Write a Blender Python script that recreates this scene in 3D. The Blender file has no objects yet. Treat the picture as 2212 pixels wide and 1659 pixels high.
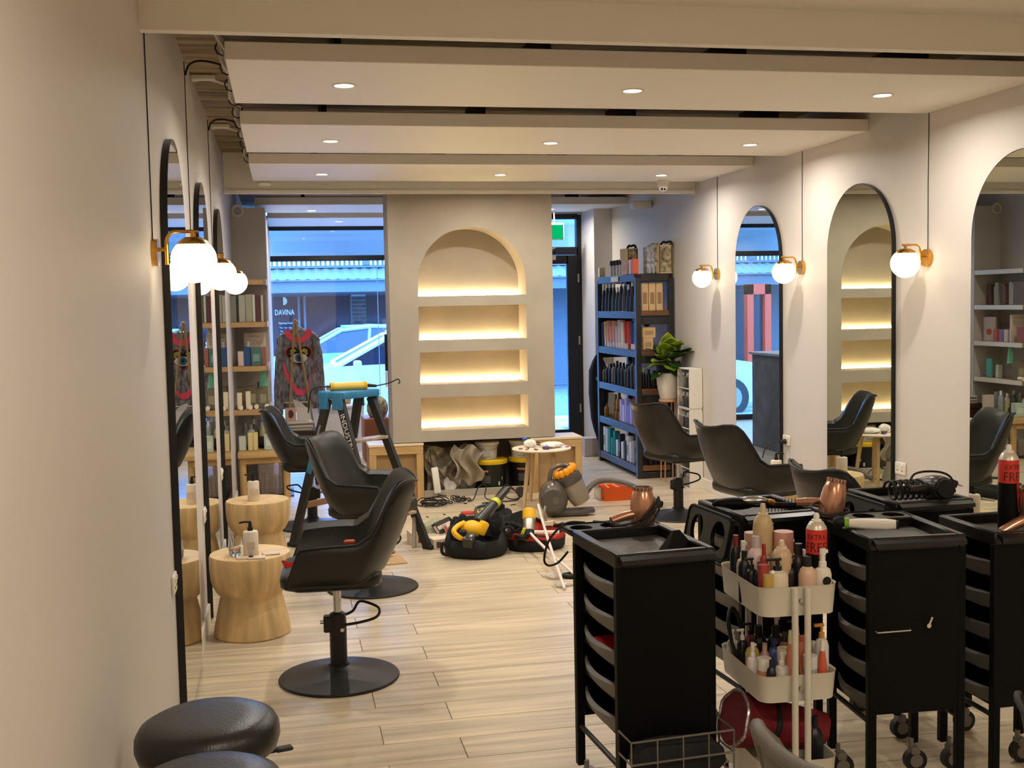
import bpy, bmesh, math, random
from mathutils import Vector, Matrix, Euler
random.seed(7)
SC = bpy.context.scene
COL = SC.collection
PI = math.pi
sin, cos = math.sin, math.cos

# ---------------------------------------------------------------- camera
cam_d = bpy.data.cameras.new('camera')
cam = bpy.data.objects.new('camera', cam_d)
COL.objects.link(cam)
cam_d.sensor_width = 36.0
cam_d.lens = 2450.0 / 2212.0 * 36.0
cam_d.clip_end = 200
def camera_matrix():
    f, cx, cy = 2450.0, 1106.0, 829.5
    yd = Vector((612 - cx, 665 - cy, f)).normalized()      # vanishing point of the room's length
    n = Vector((1, -0.0197, 0)).cross(yd).normalized()
    up = n if n.y < 0 else -n
    xd = yd.cross(up).normalized()
    R = Matrix((xd, yd, up))                               # world = R @ camera(right, down, forward)
    r = R @ Vector((1, 0, 0)); u = R @ Vector((0, -1, 0)); b = R @ Vector((0, 0, -1))
    m = Matrix(((r.x, u.x, b.x, 0), (r.y, u.y, b.y, 0), (r.z, u.z, b.z, 0), (0, 0, 0, 1)))
    m.translation = Vector((0, 0, 1.7))
    return m
cam.matrix_world = camera_matrix()
SC.camera = cam

# ---------------------------------------------------------------- sky and exposure
w = bpy.data.worlds.new('sky'); SC.world = w; w.use_nodes = True
bg = w.node_tree.nodes['Background']
# overcast sky: three times brighter overhead than at the horizon
_n, _l = w.node_tree.nodes, w.node_tree.links
_tc = _n.new('ShaderNodeTexCoord'); _sp = _n.new('ShaderNodeSeparateXYZ'); _mr = _n.new('ShaderNodeMapRange')
_l.new(_tc.outputs['Generated'], _sp.inputs[0]); _l.new(_sp.outputs['Z'], _mr.inputs['Value'])
_mr.inputs['To Min'].default_value = 1.0; _mr.inputs['To Max'].default_value = 3.0
bg.inputs[0].default_value = (0.17, 0.48, 1.2, 1)
_ml = _n.new('ShaderNodeMath'); _ml.operation = 'MULTIPLY'; _ml.inputs[1].default_value = 8.0
_l.new(_mr.outputs[0], _ml.inputs[0]); _l.new(_ml.outputs[0], bg.inputs[1])
SC.view_settings.view_transform = 'Standard'
SC.view_settings.look = 'None'
SC.view_settings.gamma = 1
SC.view_settings.use_curve_mapping = False
SC.view_settings.exposure = 0.0
DOWNLIGHT_W = 15.0
REAR_W = 21.0
GLOBE_E = 4.6
STRIP_E = 78.0
WARM = (1.0, 0.925, 0.83)
REAR_C = (1.0, 0.88, 0.72)

# ---------------------------------------------------------------- materials
def lin(c):
    return tuple(((v / 255) / 12.92 if v / 255 <= .04045 else (((v / 255) + .055) / 1.055) ** 2.4) for v in c) + (1,)
MATS = {}
def mat(name, col, rough=.5, metal=0, noise=0, nscale=8, bump=0, bscale=60, stretch=(1, 1, 1), spec=None, trans=0, ior=1.45, emit=None, es=0, col2=None, alpha=1, coat=0, rand=0):
    if name in MATS: return MATS[name]
    m = bpy.data.materials.new(name); m.use_nodes = True
    nt = m.node_tree; N = nt.nodes; L = nt.links
    b = N['Principled BSDF']
    b.inputs['Base Color'].default_value = lin(col)
    b.inputs['Roughness'].default_value = rough
    b.inputs['Metallic'].default_value = metal
    if spec is not None: b.inputs['Specular IOR Level'].default_value = spec
    b.inputs['Transmission Weight'].default_value = trans
    b.inputs['IOR'].default_value = ior
    b.inputs['Coat Weight'].default_value = coat
    b.inputs['Alpha'].default_value = alpha
    if emit: b.inputs['Emission Color'].default_value = (*emit, 1); b.inputs['Emission Strength'].default_value = es
    if noise or bump or rand:
        tc = N.new('ShaderNodeTexCoord'); mp = N.new('ShaderNodeMapping')
        mp.inputs['Scale'].default_value = stretch
        L.new(tc.outputs['Object'], mp.inputs[0])
    if rand:
        oi = N.new('ShaderNodeObjectInfo'); vm = N.new('ShaderNodeVectorMath'); vm.operation = 'ADD'
        sc = N.new('ShaderNodeMath'); sc.operation = 'MULTIPLY'; sc.inputs[1].default_value = 57.0
        L.new(oi.outputs['Random'], sc.inputs[0]); L.new(tc.outputs['Object'], vm.inputs[0]); L.new(sc.outputs[0], vm.inputs[1]); L.new(vm.outputs[0], mp.inputs[0])
    if noise or rand:
        t = N.new('ShaderNodeTexNoise'); t.inputs['Scale'].default_value = nscale; t.inputs['Detail'].default_value = 6
        L.new(mp.outputs[0], t.inputs['Vector'])
        r = N.new('ShaderNodeValToRGB')
        c2 = col2 or tuple(max(0, v * (1 - noise)) for v in col)
        r.color_ramp.elements[0].position = .32; r.color_ramp.elements[1].position = .68
        r.color_ramp.elements[0].color = lin(c2); r.color_ramp.elements[1].color = lin(col)
        L.new(t.outputs['Fac'], r.inputs[0])
        out = r.outputs[0]
        if rand:
            hs = N.new('ShaderNodeHueSaturation'); mr = N.new('ShaderNodeMapRange')
            mr.inputs['To Min'].default_value = 1 - rand; mr.inputs['To Max'].default_value = 1 + rand * .5
            L.new(oi.outputs['Random'], mr.inputs['Value']); L.new(mr.outputs[0], hs.inputs['Value']); L.new(out, hs.inputs['Color']); out = hs.outputs[0]
        L.new(out, b.inputs['Base Color'])
    if bump:
        t2 = N.new('ShaderNodeTexNoise'); t2.inputs['Scale'].default_value = bscale; t2.inputs['Detail'].default_value = 4
        L.new(mp.outputs[0], t2.inputs['Vector'])
        bp = N.new('ShaderNodeBump'); bp.inputs['Strength'].default_value = bump; bp.inputs['Distance'].default_value = .01
        L.new(t2.outputs['Fac'], bp.inputs['Height']); L.new(bp.outputs[0], b.inputs['Normal'])
    MATS[name] = m
    return m
def pane_mat(name, tint, gloss, gcol=(1, 1, 1)):
    m = bpy.data.materials.new(name); m.use_nodes = True; nt = m.node_tree; N = nt.nodes; L = nt.links
    N.remove(N['Principled BSDF'])
    t = N.new('ShaderNodeBsdfTransparent'); t.inputs[0].default_value = (*tint, 1)
    g = N.new('ShaderNodeBsdfGlossy'); g.inputs['Roughness'].default_value = .02; g.inputs['Color'].default_value = (*gcol, 1)
    x = N.new('ShaderNodeMixShader'); fr = N.new('ShaderNodeLayerWeight'); fr.inputs[0].default_value = .35
    mr = N.new('ShaderNodeMapRange'); mr.inputs['To Min'].default_value = gloss; mr.inputs['To Max'].default_value = .7
    L.new(fr.outputs['Fresnel'], mr.inputs['Value']); L.new(mr.outputs[0], x.inputs[0])
    L.new(t.outputs[0], x.inputs[1]); L.new(g.outputs[0], x.inputs[2]); L.new(x.outputs[0], N['Material Output'].inputs[0])
    MATS[name] = m
    return m
def emat(name, col, s):
    m = bpy.data.materials.new(name); m.use_nodes = True; N = m.node_tree.nodes
    N.remove(N['Principled BSDF']); e = N.new('ShaderNodeEmission'); e.inputs[0].default_value = (*col, 1); e.inputs[1].default_value = s
    m.node_tree.links.new(e.outputs[0], N['Material Output'].inputs[0]); MATS[name] = m
    return m
WALL = mat('wall_paint', (206, 199, 191), .55, bump=.05, bscale=40)
BEAM = mat('beam_paint', (238, 231, 220), .6, bump=.03, bscale=50)
PLASTER = mat('plaster', (178, 168, 151), .7, noise=.07, nscale=2.5, bump=.08, bscale=14)
CONC = mat('concrete', (176, 154, 120), .9, noise=.42, nscale=3.2, bump=.5, bscale=9, stretch=(.5, 4.5, 2))
PLANK = mat('oak_tile', (222, 203, 172), .36, noise=.2, nscale=2.6, bump=.03, bscale=7, stretch=(.55, 8.5, 8), rand=.07)
FLOORB = mat('floor_grout', (120, 104, 84), .8)
BLACK = mat('black_plastic', (8, 8, 8), .5, bump=.03, bscale=200, spec=.14)
BLACKM = mat('black_matt', (12, 12, 12), .7)
GREYPL = mat('grey_plastic', (98, 94, 88), .5)
TRAYB = mat('tray_black', (14, 13, 12), .32, spec=.5)
LEATHER = mat('black_leather', (33, 32, 30), .34, bump=.12, bscale=160, noise=.12, nscale=6)
GREYLEA = mat('grey_leather', (98, 92, 84), .5, bump=.1, bscale=160)
CHROME = mat('chrome', (200, 200, 200), .2, 1)
ALU = mat('aluminium', (186, 180, 170), .4, 1)
BRASS = mat('brass', (206, 158, 78), .24, 1)
STEELB = mat('black_steel', (34, 32, 31), .42, .3)
WHITEP = mat('white_plastic', (228, 222, 210), .4)
WHITEM = mat('white_metal', (206, 200, 184), .45)
PAPER = mat('paper', (232, 226, 216), .8)
MIRROR = mat('mirror_glass', (214, 218, 208), .0, 1)
EDGE = mat('mirror_edge', (20, 20, 19), .3)
TIMBER = mat('pale_timber', (224, 190, 136), .5, noise=.18, nscale=3, stretch=(7, 7, .8), bump=.03, bscale=20)
STUMPW = mat('stump_wood', (226, 192, 136), .5, noise=.2, nscale=2.2, stretch=(9, 9, .9), bump=.03, bscale=10)
STUMPT = mat('stump_top', (232, 200, 148), .5, noise=.12, nscale=6, stretch=(1, 3, 3))
PINE = mat('pine', (208, 170, 112), .6, noise=.16, nscale=3, stretch=(1, 6, 6))
PINEV = mat('pine_upright', (208, 170, 112), .6, noise=.16, nscale=3, stretch=(7, 7, 1))
PLY = mat('plywood', (186, 152, 104), .65, noise=.12, nscale=4)
OAK = mat('shelf_oak', (190, 152, 104), .5, noise=.2, nscale=4, stretch=(1, 5, 5))
BROWNW = mat('brown_wood', (128, 84, 48), .5, noise=.3, nscale=4, stretch=(1, 4, 8))
DARKW = mat('dark_wood', (66, 42, 28), .45, noise=.3, nscale=4, stretch=(1, 6, 6))
BLUEBLK = mat('stained_black_timber', (46, 44, 43), .38, noise=.35, nscale=5, stretch=(3, 3, 1))
CONCB = mat('grey_render', (124, 122, 120), .85, noise=.2, nscale=6)
ROSE = mat('rose_gold', (196, 146, 118), .25, .75)
RUBBER = mat('rubber', (22, 21, 20), .6)
GLASSP = pane_mat('window_glass', (.93, .97, 1.0), .05)
CLEAR = pane_mat('clear_plastic', (.86, .86, .84), .10)
TUMBLER = mat('drinking_glass', (250, 250, 250), .02, trans=1, ior=1.4)
GLOBE = emat('opal_globe_lit', (1.0, .81, .54), GLOBE_E)
LEDS = emat('led_strip_lit', (1.0, .76, .42), STRIP_E)
LENS = emat('downlight_lit', (1.0, .86, .66), 16)
def cm(c, rough=.5, metal=0):
    return mat('colour_%02x%02x%02x_%d_%d' % (*c, rough * 100, metal * 100), c, rough, metal)

# ---------------------------------------------------------------- helpers
class B:
    """collects geometry for ONE mesh object"""
    def __init__(s): s.b = bmesh.new()
    def _add(s, pts, faces, M=None):
        v = [s.b.verts.new(M @ Vector(p) if M else p) for p in pts]
        fs = []
        for f in faces:
            try: fs.append(s.b.faces.new([v[i] for i in f]))
            except ValueError: pass
        return v, fs
    def box(s, c, d, rot=(0, 0, 0), bev=0, M=None, taper=1):
        T = Matrix.Translation(c) @ Euler(rot).to_matrix().to_4x4()
        if M: T = M @ T
        x, y, z = d[0] / 2, d[1] / 2, d[2] / 2; t = taper
        P = [(-x, -y, -z), (x, -y, -z), (x, y, -z), (-x, y, -z), (-x * t, -y * t, z), (x * t, -y * t, z), (x * t, y * t, z), (-x * t, y * t, z)]
        v, f = s._add(P, [(0, 3, 2, 1), (4, 5, 6, 7), (0, 1, 5, 4), (1, 2, 6, 5), (2, 3, 7, 6), (3, 0, 4, 7)], T)
        if bev:
            es = list({e for q in f for e in q.edges})
            bmesh.ops.bevel(s.b, geom=es, offset=bev, segments=2 if bev > .006 else 1, affect='EDGES', profile=.5)
        return s
    def cyl(s, p0, p1, r0, r1=None, n=14, cap=True):
        r1 = r0 if r1 is None else r1
        a, b = Vector(p0), Vector(p1); d = (b - a).normalized()
        u = d.orthogonal().normalized(); w_ = d.cross(u)
        P = []
        for q, r in ((a, r0), (b, r1)):
            for i in range(n):
                t = 2 * PI * i / n; P.append(q + u * (r * cos(t)) + w_ * (r * sin(t)))
        F = [(i, (i + 1) % n, n + (i + 1) % n, n + i) for i in range(n)]
        if cap: F += [tuple(range(n))[::-1], tuple(range(n, 2 * n))]
        s._add(P, F); return s
    def tube(s, pts, r, n=7, closed=False, r2=None):
        pts = [Vector(p) for p in pts]; m = len(pts); rings = []; u = None
        for i, p in enumerate(pts):
            if closed: d = pts[(i + 1) % m] - pts[i - 1]
            else: d = pts[min(i + 1, m - 1)] - pts[max(i - 1, 0)]
            d = d.normalized() if d.length > 1e-9 else Vector((0, 0, 1))
            if u is None: u = d.orthogonal().normalized()
            else:
                u = (u - d * u.dot(d)); u = u.normalized() if u.length > 1e-6 else d.orthogonal().normalized()
            w_ = d.cross(u); rr = r if r2 is None else r + (r2 - r) * i / (m - 1)
            rings.append([p + u * (rr * cos(2 * PI * k / n)) + w_ * (rr * sin(2 * PI * k / n)) for k in range(n)])
        return s.loft(rings, closed_path=closed)
    def loft(s, rings, closed_path=False, cap=True, ring_closed=True):
        n = len(rings[0]); m = len(rings); P = [p for r in rings for p in r]; F = []
        for i in range(m if closed_path else m - 1):
            a, b = i * n, ((i + 1) % m) * n
            for k in range(n if ring_closed else n - 1):
                k2 = (k + 1) % n; F.append((a + k, a + k2, b + k2, b + k))
        if cap and not closed_path and ring_closed: F += [tuple(range(n))[::-1], tuple(range((m - 1) * n, m * n))]
        s._add(P, F); return s
    def lathe(s, prof, c=(0, 0, 0), n=24, M=None, sx=1, sy=1):
        P, F = [], []; m = len(prof)
        for r, z in prof:
            for i in range(n):
                t = 2 * PI * i / n; P.append((c[0] + r * cos(t) * sx, c[1] + r * sin(t) * sy, c[2] + z))
        for j in range(m - 1):
            for i in range(n): F.append((j * n + i, j * n + (i + 1) % n, (j + 1) * n + (i + 1) % n, (j + 1) * n + i))
        if prof[0][0] > 1e-4: F.append(tuple(range(n))[::-1])
        if prof[-1][0] > 1e-4: F.append(tuple(range((m - 1) * n, m * n)))
        s._add(P, F, M); return s
    def sph(s, c, r, n=16, M=None, z0=-1, z1=1):
        r = (r, r, r) if not hasattr(r, '__len__') else r
        m = max(5, n // 2); P, F = [], []
        for j in range(m + 1):
            a = math.asin(z0) + (math.asin(z1) - math.asin(z0)) * j / m
            for i in range(n):
                t = 2 * PI * i / n; P.append((c[0] + r[0] * cos(a) * cos(t), c[1] + r[1] * cos(a) * sin(t), c[2] + r[2] * sin(a)))
        for j in range(m):
            for i in range(n): F.append((j * n + i, j * n + (i + 1) % n, (j + 1) * n + (i + 1) % n, (j + 1) * n + i))
        F += [tuple(range(n))[::-1], tuple(range(m * n, (m + 1) * n))]
        s._add(P, F, M); return s
    def prism(s, poly, axis, a, b, M=None):
        """poly in the two other axes (in x,y,z order), extruded from a to b along axis"""
        def pt(p, q): return {'x': (q, p[0], p[1]), 'y': (p[0], q, p[1]), 'z': (p[0], p[1], q)}[axis]
        n = len(poly); P = [pt(p, a) for p in poly] + [pt(p, b) for p in poly]
        s._add(P, [tuple(range(n)), tuple(range(n, 2 * n))[::-1]] + [(i, n + i, n + (i + 1) % n, (i + 1) % n) for i in range(n)], M)
        return s
    def grid(s, fn, nu, nv, thick=0):
        P = [fn(i / nu, j / nv) for i in range(nu + 1) for j in range(nv + 1)]
        F = [(i * (nv + 1) + j, (i + 1) * (nv + 1) + j, (i + 1) * (nv + 1) + j + 1, i * (nv + 1) + j + 1) for i in range(nu) for j in range(nv)]
        v, f = s._add(P, F)
        if thick: bmesh.ops.solidify(s.b, geom=f, thickness=thick)
        return s
    def holed(s, cells, z0, z1, n=28, M=None):
        """plate of rectangular cells (x0,x1,y0,y1,hole (cx,cy,rx,ry) or None)"""
        for x0, x1, y0, y1, h in cells:
            if not h:
                s.box(((x0 + x1) / 2, (y0 + y1) / 2, (z0 + z1) / 2), (x1 - x0, y1 - y0, z1 - z0), M=M); continue
            cx, cy, rx, ry = h; I, O = [], []
            for k in range(n):
                t = 2 * PI * (k + .5) / n; c_, s_ = cos(t), sin(t)
                I.append((cx + rx * c_, cy + ry * s_))
                dx = (x1 - cx) if c_ > 0 else (cx - x0); dy = (y1 - cy) if s_ > 0 else (cy - y0)
                k_ = min(dx / abs(c_), dy / abs(s_)); O.append((cx + c_ * k_, cy + s_ * k_))
            for cxn, cyn in ((x0, y0), (x1, y0), (x1, y1), (x0, y1)):
                j = min(range(n), key=lambda q: (O[q][0] - cxn) ** 2 + (O[q][1] - cyn) ** 2); O[j] = (cxn, cyn)
            P = [(*p, z1) for p in I] + [(*p, z1) for p in O] + [(*p, z0) for p in I] + [(*p, z0) for p in O]; F = []
            for k in range(n):
                q = (k + 1) % n
                F += [(k, n + k, n + q, q), (2 * n + k, 2 * n + q, 3 * n + q, 3 * n + k), (k, q, 2 * n + q, 2 * n + k), (n + k, 3 * n + k, 3 * n + q, n + q)]
            s._add(P, F, M)
        return s
    def xf(s, M):
        bmesh.ops.transform(s.b, matrix=M, verts=s.b.verts); return s
    def obj(s, name, m, parent=None, ang=38, loc=None, rot=None):
        bm = s.b
        bmesh.ops.recalc_face_normals(bm, faces=bm.faces)
        for f in bm.faces: f.smooth = True
        lim = math.radians(ang)
        for e in bm.edges:
            if len(e.link_faces) == 2 and e.calc_face_angle(0) > lim: e.smooth = False
        me = bpy.data.meshes.new(name); bm.to_mesh(me); bm.free()
        me.materials.append(m)
        o = bpy.data.objects.new(name, me); COL.objects.link(o)
        if parent: o.parent = parent
        if loc: o.location = loc
        if rot: o.rotation_euler = rot
        return o
def thing(name, label, cat, loc=(0, 0, 0), rz=0, group=None, rot=None):
    o = bpy.data.objects.new(name, None); COL.objects.link(o); o.empty_display_size = .05
    o.location = loc; o.rotation_euler = rot or (0, 0, rz); o['label'] = label; o['category'] = cat
    if group: o['group'] = group
    return o
def tag(o, label, cat, group=None):
    o['label'] = label; o['category'] = cat
    if group: o['group'] = group
    return o
def struct(o): o['kind'] = 'structure'; return o
def dup(root, loc, rz=None, label=None, group=None, rot=None):
    r = root.copy(); COL.objects.link(r); r.location = loc
    if rz is not None: r.rotation_euler = (0, 0, rz)
    if rot: r.rotation_euler = rot
    if label: r['label'] = label
    if group: r['group'] = group
    for ch in root.children:
        c = ch.copy(); COL.objects.link(c); c.parent = r
        for g in ch.children:
            d = g.copy(); COL.objects.link(d); d.parent = c
    return r
def text_geo(body, size):
    cu = bpy.data.curves.new('t', 'FONT'); cu.body = body; cu.size = size; cu.resolution_u = 2; cu.align_x = 'CENTER'; cu.align_y = 'CENTER'
    o = bpy.data.objects.new('t', cu); me = bpy.data.meshes.new_from_object(o)
    P = [tuple(v.co) for v in me.vertices]; F = [tuple(p.vertices) for p in me.polygons]
    bpy.data.objects.remove(o); bpy.data.curves.remove(cu); bpy.data.meshes.remove(me)
    return P, F
def text(body, size, m, parent, fn, name='lettering'):
    """flat print: fn maps the text's (x, y) to a point on the thing"""
    P, F = text_geo(body, size); b = B(); b._add([fn(p[0], p[1]) for p in P], F)
    bm = b.b; me = bpy.data.meshes.new(name); bm.to_mesh(me); bm.free(); me.materials.append(m)
    o = bpy.data.objects.new(name, me); COL.objects.link(o)
    if parent: o.parent = parent
    return o
def catmull(pts, k=6, closed=False):
    pts = [Vector(p) for p in pts]; out = []; n = len(pts)
    for i in range(n if closed else n - 1):
        g = (lambda j: pts[j % n]) if closed else (lambda j: pts[max(0, min(n - 1, j))])
        a, b, c, d = g(i - 1), g(i), g(i + 1), g(i + 2)
        for q in range(k):
            t = q / k
            out.append(.5 * ((2 * b) + (c - a) * t + (2 * a - 5 * b + 4 * c - d) * t * t + (3 * b - a - 3 * c + d) * t ** 3))
    if not closed: out.append(pts[-1])
    return out
def lerp(a, b, t): return a + (b - a) * t
def rrect(hx, hy, r, n=5):
    P = []
    for cx, cy, a in ((hx - r, hy - r, 0), (-hx + r, hy - r, 90), (-hx + r, -hy + r, 180), (hx - r, -hy + r, 270)):
        for i in range(n + 1):
            t = math.radians(a + 90 * i / n); P.append((cx + r * cos(t), cy + r * sin(t)))
    return P
ORD = ['first', 'second', 'third', 'fourth', 'fifth', 'sixth', 'seventh', 'eighth', 'ninth', 'tenth', 'eleventh', 'twelfth', 'thirteenth', 'fourteenth', 'fifteenth', 'sixteenth', 'seventeenth', 'eighteenth', 'nineteenth', 'twentieth', 'twenty-first', 'twenty-second', 'twenty-third', 'twenty-fourth', 'twenty-fifth', 'twenty-sixth']
# ================================================================ the room
XL, XR = -.46, 3.66
fl = struct(B().box((1.6, 6.5, -.06), (4.6, 17.2, .1)).obj('floor', FLOORB))
# planks: rows across the room, joints alternating, each one a part of the floor
PW, PLEN = .205, 1.2
full = {}
def plank_geo(x0, x1, y0, y1):
    g = .0012
    return B().box((0, 0, -.005), (x1 - x0 - 2 * g, y1 - y0 - 2 * g, .01), bev=.0015)
rest = B()
k0 = math.floor((-2 - 4.11) / PW); k1 = math.ceil((15 - 4.11) / PW)
for k in range(k0, k1):
    y0 = 4.11 + k * PW; y1 = y0 + PW
    off = .625 if k % 2 == 0 else .327
    x = off - PLEN * 4
    while x < XR:
        a, b = max(x, XL), min(x + PLEN, XR); x += PLEN
        if b - a < .02: continue
        if 3.3 < y0 < 12.6:
            key = round(b - a, 3)
            if key not in full:
                o = plank_geo(a, b, y0, y1).obj('plank', PLANK, fl); full[key] = o
            else:
                o = full[key].copy(); COL.objects.link(o); o.parent = fl
            o.location = ((a + b) / 2, (y0 + y1) / 2, 0)
        else: rest.box(((a + b) / 2, (y0 + y1) / 2, -.005), (b - a - .0024, PW - .0024, .01))
o = rest.obj('planks_beyond', PLANK, fl); o['kind'] = 'stuff'
struct(B().box((XL - .1, 6.6, 1.5), (.2, 17.2, 3.1)).obj('wall_left', WALL))
struct(B().box((XR + .1, 5.2, 1.5), (.2, 14.4, 3.1)).obj('wall_right', WALL))
struct(B().box((1.6, -2.1, 1.5), (4.6, .2, 3.1)).obj('wall_behind', WALL))
# end wall on the left, with the shop window beyond, and on the right, with the recessed door
struct(B().box((-.3025, 13.15, 1.33), (.315, 3.9, 2.66)).obj('wall_window_side', WALL))
struct(B().box((3.76, 12.75, 1.5), (.62, .7, 3.1)).obj('wall_door_side', WALL))
struct(B().box((2.42, 14.0, 1.5), (.1, 2.0, 3.1)).obj('wall_entry', WALL))
struct(B().box((1.6, 9.6, 3.09), (4.6, 11.3, .2)).obj('ceiling', CONC))
struct(B().box((1.6, 1.1, 3.01), (4.6, 6.2, .38)).obj('ceiling_front', BEAM))
# fascia boards: the near one below the lowered ceiling, the far one before the arch panel
struct(B().box((1.6, 4.215, 2.80), (4.12, .03, .23)).box((1.6, 4.225, 2.683), (4.12, .055, .012)).obj('trim_1', BEAM))
struct(B().box((1.62, 9.79, 2.83), (4.14, .04, .32)).box((1.62, 9.785, 2.668), (4.14, .06, .03)).obj('trim_2', BEAM))
for a, b in ((5.56, 6.30), (7.2, 8.07), (8.98, 10.2)):
    struct(B().box((XL + .008, (a + b) / 2, .05), (.016, b - a, .1), bev=.003).obj('baseboard_left', WHITEP))
struct(B().box((XL + .008, 1.3, .05), (.016, 6.6, .1), bev=.003).obj('baseboard_left', WHITEP))
for a, b in ((8.80, 10.28), (7.2, 7.9), (5.5, 6.31), (-2, 4.64)):
    struct(B().box((XR - .008, (a + b) / 2, .05), (.016, b - a, .1), bev=.003).obj('baseboard_right', WHITEP))
# ---- lowered ceiling strips with downlights
def downlight(x, y, z, lab, W_=None):
    t = thing('downlight', lab, 'light', (x, y, z), group='downlights in the lowered ceiling strips')
    B().lathe([(.048, 0), (.056, 0), (.056, -.004), (.046, -.005), (.044, 0)], n=24).obj('trim_ring', WHITEP, t)
    B().lathe([(.0, -.0015), (.045, -.0015)], n=24).obj('lens', LENS, t)
    ld = bpy.data.lights.new('downlight_beam', 'AREA'); ld.shape = 'DISK'; ld.size = .085; ld.energy = W_ or DOWNLIGHT_W; ld.color = REAR_C if W_ else WARM; ld.spread = math.radians(165)
    lo = bpy.data.objects.new('lamp', ld); COL.objects.link(lo); lo.parent = t; lo.location = (0, 0, -.008)
def strip(y0, y1, x0, x1, lab):
    t = thing('ceiling_strip', lab, 'ceiling panel', ((x0 + x1) / 2, (y0 + y1) / 2, 2.74), group='lowered ceiling strips')
    B().box((0, 0, .038), (x1 - x0, y1 - y0, .076), bev=.003).obj('board', BEAM, t)
    n = 4
    for i in range(n):
        hx = lerp(x0, x1, (i + .5) / n) - (x0 + x1) / 2
        B().box((hx, 0, .163), (.03, (y1 - y0) * .5, .174)).obj('hanger', BLACKM, t)
strip(4.96, 6.0, -.205, XR, 'white lowered ceiling strip with three downlights, nearest')
strip(6.67, 7.86, -.205, XR, 'white lowered ceiling strip with three downlights, middle of three')
strip(8.46, 9.60, -.21, XR, 'white lowered ceiling strip with three downlights, nearest the arch panel')
strip(11.8, 12.8, -.25, XR, 'white lowered ceiling strip beyond the arch panel')
strip(13.55, 14.95, -.15, 2.37, 'white lowered ceiling strip next to the shop window')
PLACE = ['left', 'middle', 'right']
for i, x in enumerate((.315, 1.73, 3.08)): downlight(x, 5.47, 2.74, 'round lit downlight in the nearest ceiling strip, %s of three' % PLACE[i])
for i, x in enumerate((.325, 1.745, 3.13)): downlight(x, 7.29, 2.74, 'round lit downlight in the middle ceiling strip, %s of three' % PLACE[i])
for i, x in enumerate((.33, 1.756, 3.12)): downlight(x, 9.1, 2.74, 'round lit downlight in the strip before the arch panel, %s of three' % PLACE[i])
downlight(.333, 12.5, 2.74, 'round lit downlight beyond the arch panel, left of it')
downlight(2.95, 12.4, 2.74, 'round lit downlight beyond the arch panel, right of it')
downlight(1.75, 12.5, 2.74, 'added unseen downlight straight behind the arch panel')  # extra light out of view, added to brighten the far end
downlight(.70, 14.1, 2.74, 'round lit downlight closest to the shop window')

for i, (x, y) in enumerate(((.5, 1.2), (2.7, 1.2), (.5, -.6), (2.7, -.6))): downlight(x, y, 2.82, 'added unseen fill downlight in the lowered ceiling behind the camera, %s' % ('front left', 'front right', 'back left', 'back right')[i], REAR_W)  # unseen lights added to lift the near wall and the strip fronts
# ---- arch panel with lit niches
Y0, YB = 9.87, 10.21
PX0, PX1, NX0, NX1 = .905, 2.36, 1.155, 2.116
pan = thing('niche_wall', 'plastered wall panel with a lit arch niche above three lit slots', 'wall panel', (0, 0, 0))
b = B()
def yb(x0, x1, z0, z1, y0=Y0, y1=YB): b.box(((x0 + x1) / 2, (y0 + y1) / 2, (z0 + z1) / 2), (x1 - x0, y1 - y0, z1 - z0))
ZS = [(.597, .889), (1.003, 1.288), (1.388, 1.688)]
yb(PX0, NX0, .5, 2.985); yb(NX1, PX1, .5, 2.985)
yb(NX0, NX1, .5, ZS[0][0]); yb(NX0, NX1, ZS[0][1], ZS[1][0]); yb(NX0, NX1, ZS[1][1], ZS[2][0]); yb(NX0, NX1, ZS[2][1], 1.777)
arc = [(NX0, 1.777)]
xc, hw, spr = (NX0 + NX1) / 2, (NX1 - NX0) / 2, 1.895
na = 36
for i in range(na + 1):
    t = PI - PI * i / na; arc.append((xc + hw * cos(t), spr + hw * sin(t)))
arc.append((NX1, 1.777))
b.prism([(NX0, 2.985)] + arc[1:1 + na // 2 + 1] + [(xc, 2.985)], 'y', Y0, YB)
b.prism([(xc, 2.985)] + arc[1 + na // 2:-1] + [(NX1, 2.985)], 'y', Y0, YB)
b.box(((PX0 + PX1) / 2, YB + .035, 1.742), (PX1 - PX0, .07, 2.485))
b.obj('panel_body', PLASTER, pan)
for z in (ZS[0][0], ZS[1][0], ZS[2][0], 1.777):
    B().box((xc, YB - .016, z + .007), (hw * 2 - .03, .012, .012)).obj('led_strip', LEDS, pan)
# plinth and the two unfinished counter frames at the panel's foot
struct(B().box((1.645, 9.90, .03), (.96, .03, .062), bev=.003).obj('trim_3', PLASTER))
struct(B().box((1.64, 10.26, .25), (1.0, .03, .5)).obj('wall_recess', mat('recess_board', (112, 104, 94), .8, noise=.2, nscale=3)))
def frame_cab(x0, x1, lab):
    t = thing('counter_base', lab, 'counter base', ((x0 + x1) / 2, 10.02, 0), group='unfinished timber counter bases')
    hwd = (x1 - x0) / 2
    B().box((0, 0, .482), (2 * hwd, .34, .022), bev=.003).obj('top', mat('white_board_edge', (226, 208, 172), .5), t)
    B().box((0, -.14, .435), (2 * hwd - .01, .05, .07), bev=.003).obj('rail', PINE, t)
    for sx in (-1, 1): B().box((sx * (hwd - .035), -.14, .2), (.06, .05, .4), bev=.003).obj('post', PINEV, t)
    B().box((0, -.105, .2), (2 * hwd - .12, .016, .4)).obj('infill_panel', PLY, t)
    sx = -1 if x0 < 1 else 1
    B().box((sx * (hwd - .012), .03, .235), (.02, .27, .47)).obj('side_panel', PLY, t)
frame_cab(.685, 1.168, 'unfinished pine counter base left of the recess, behind the ladder')
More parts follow.
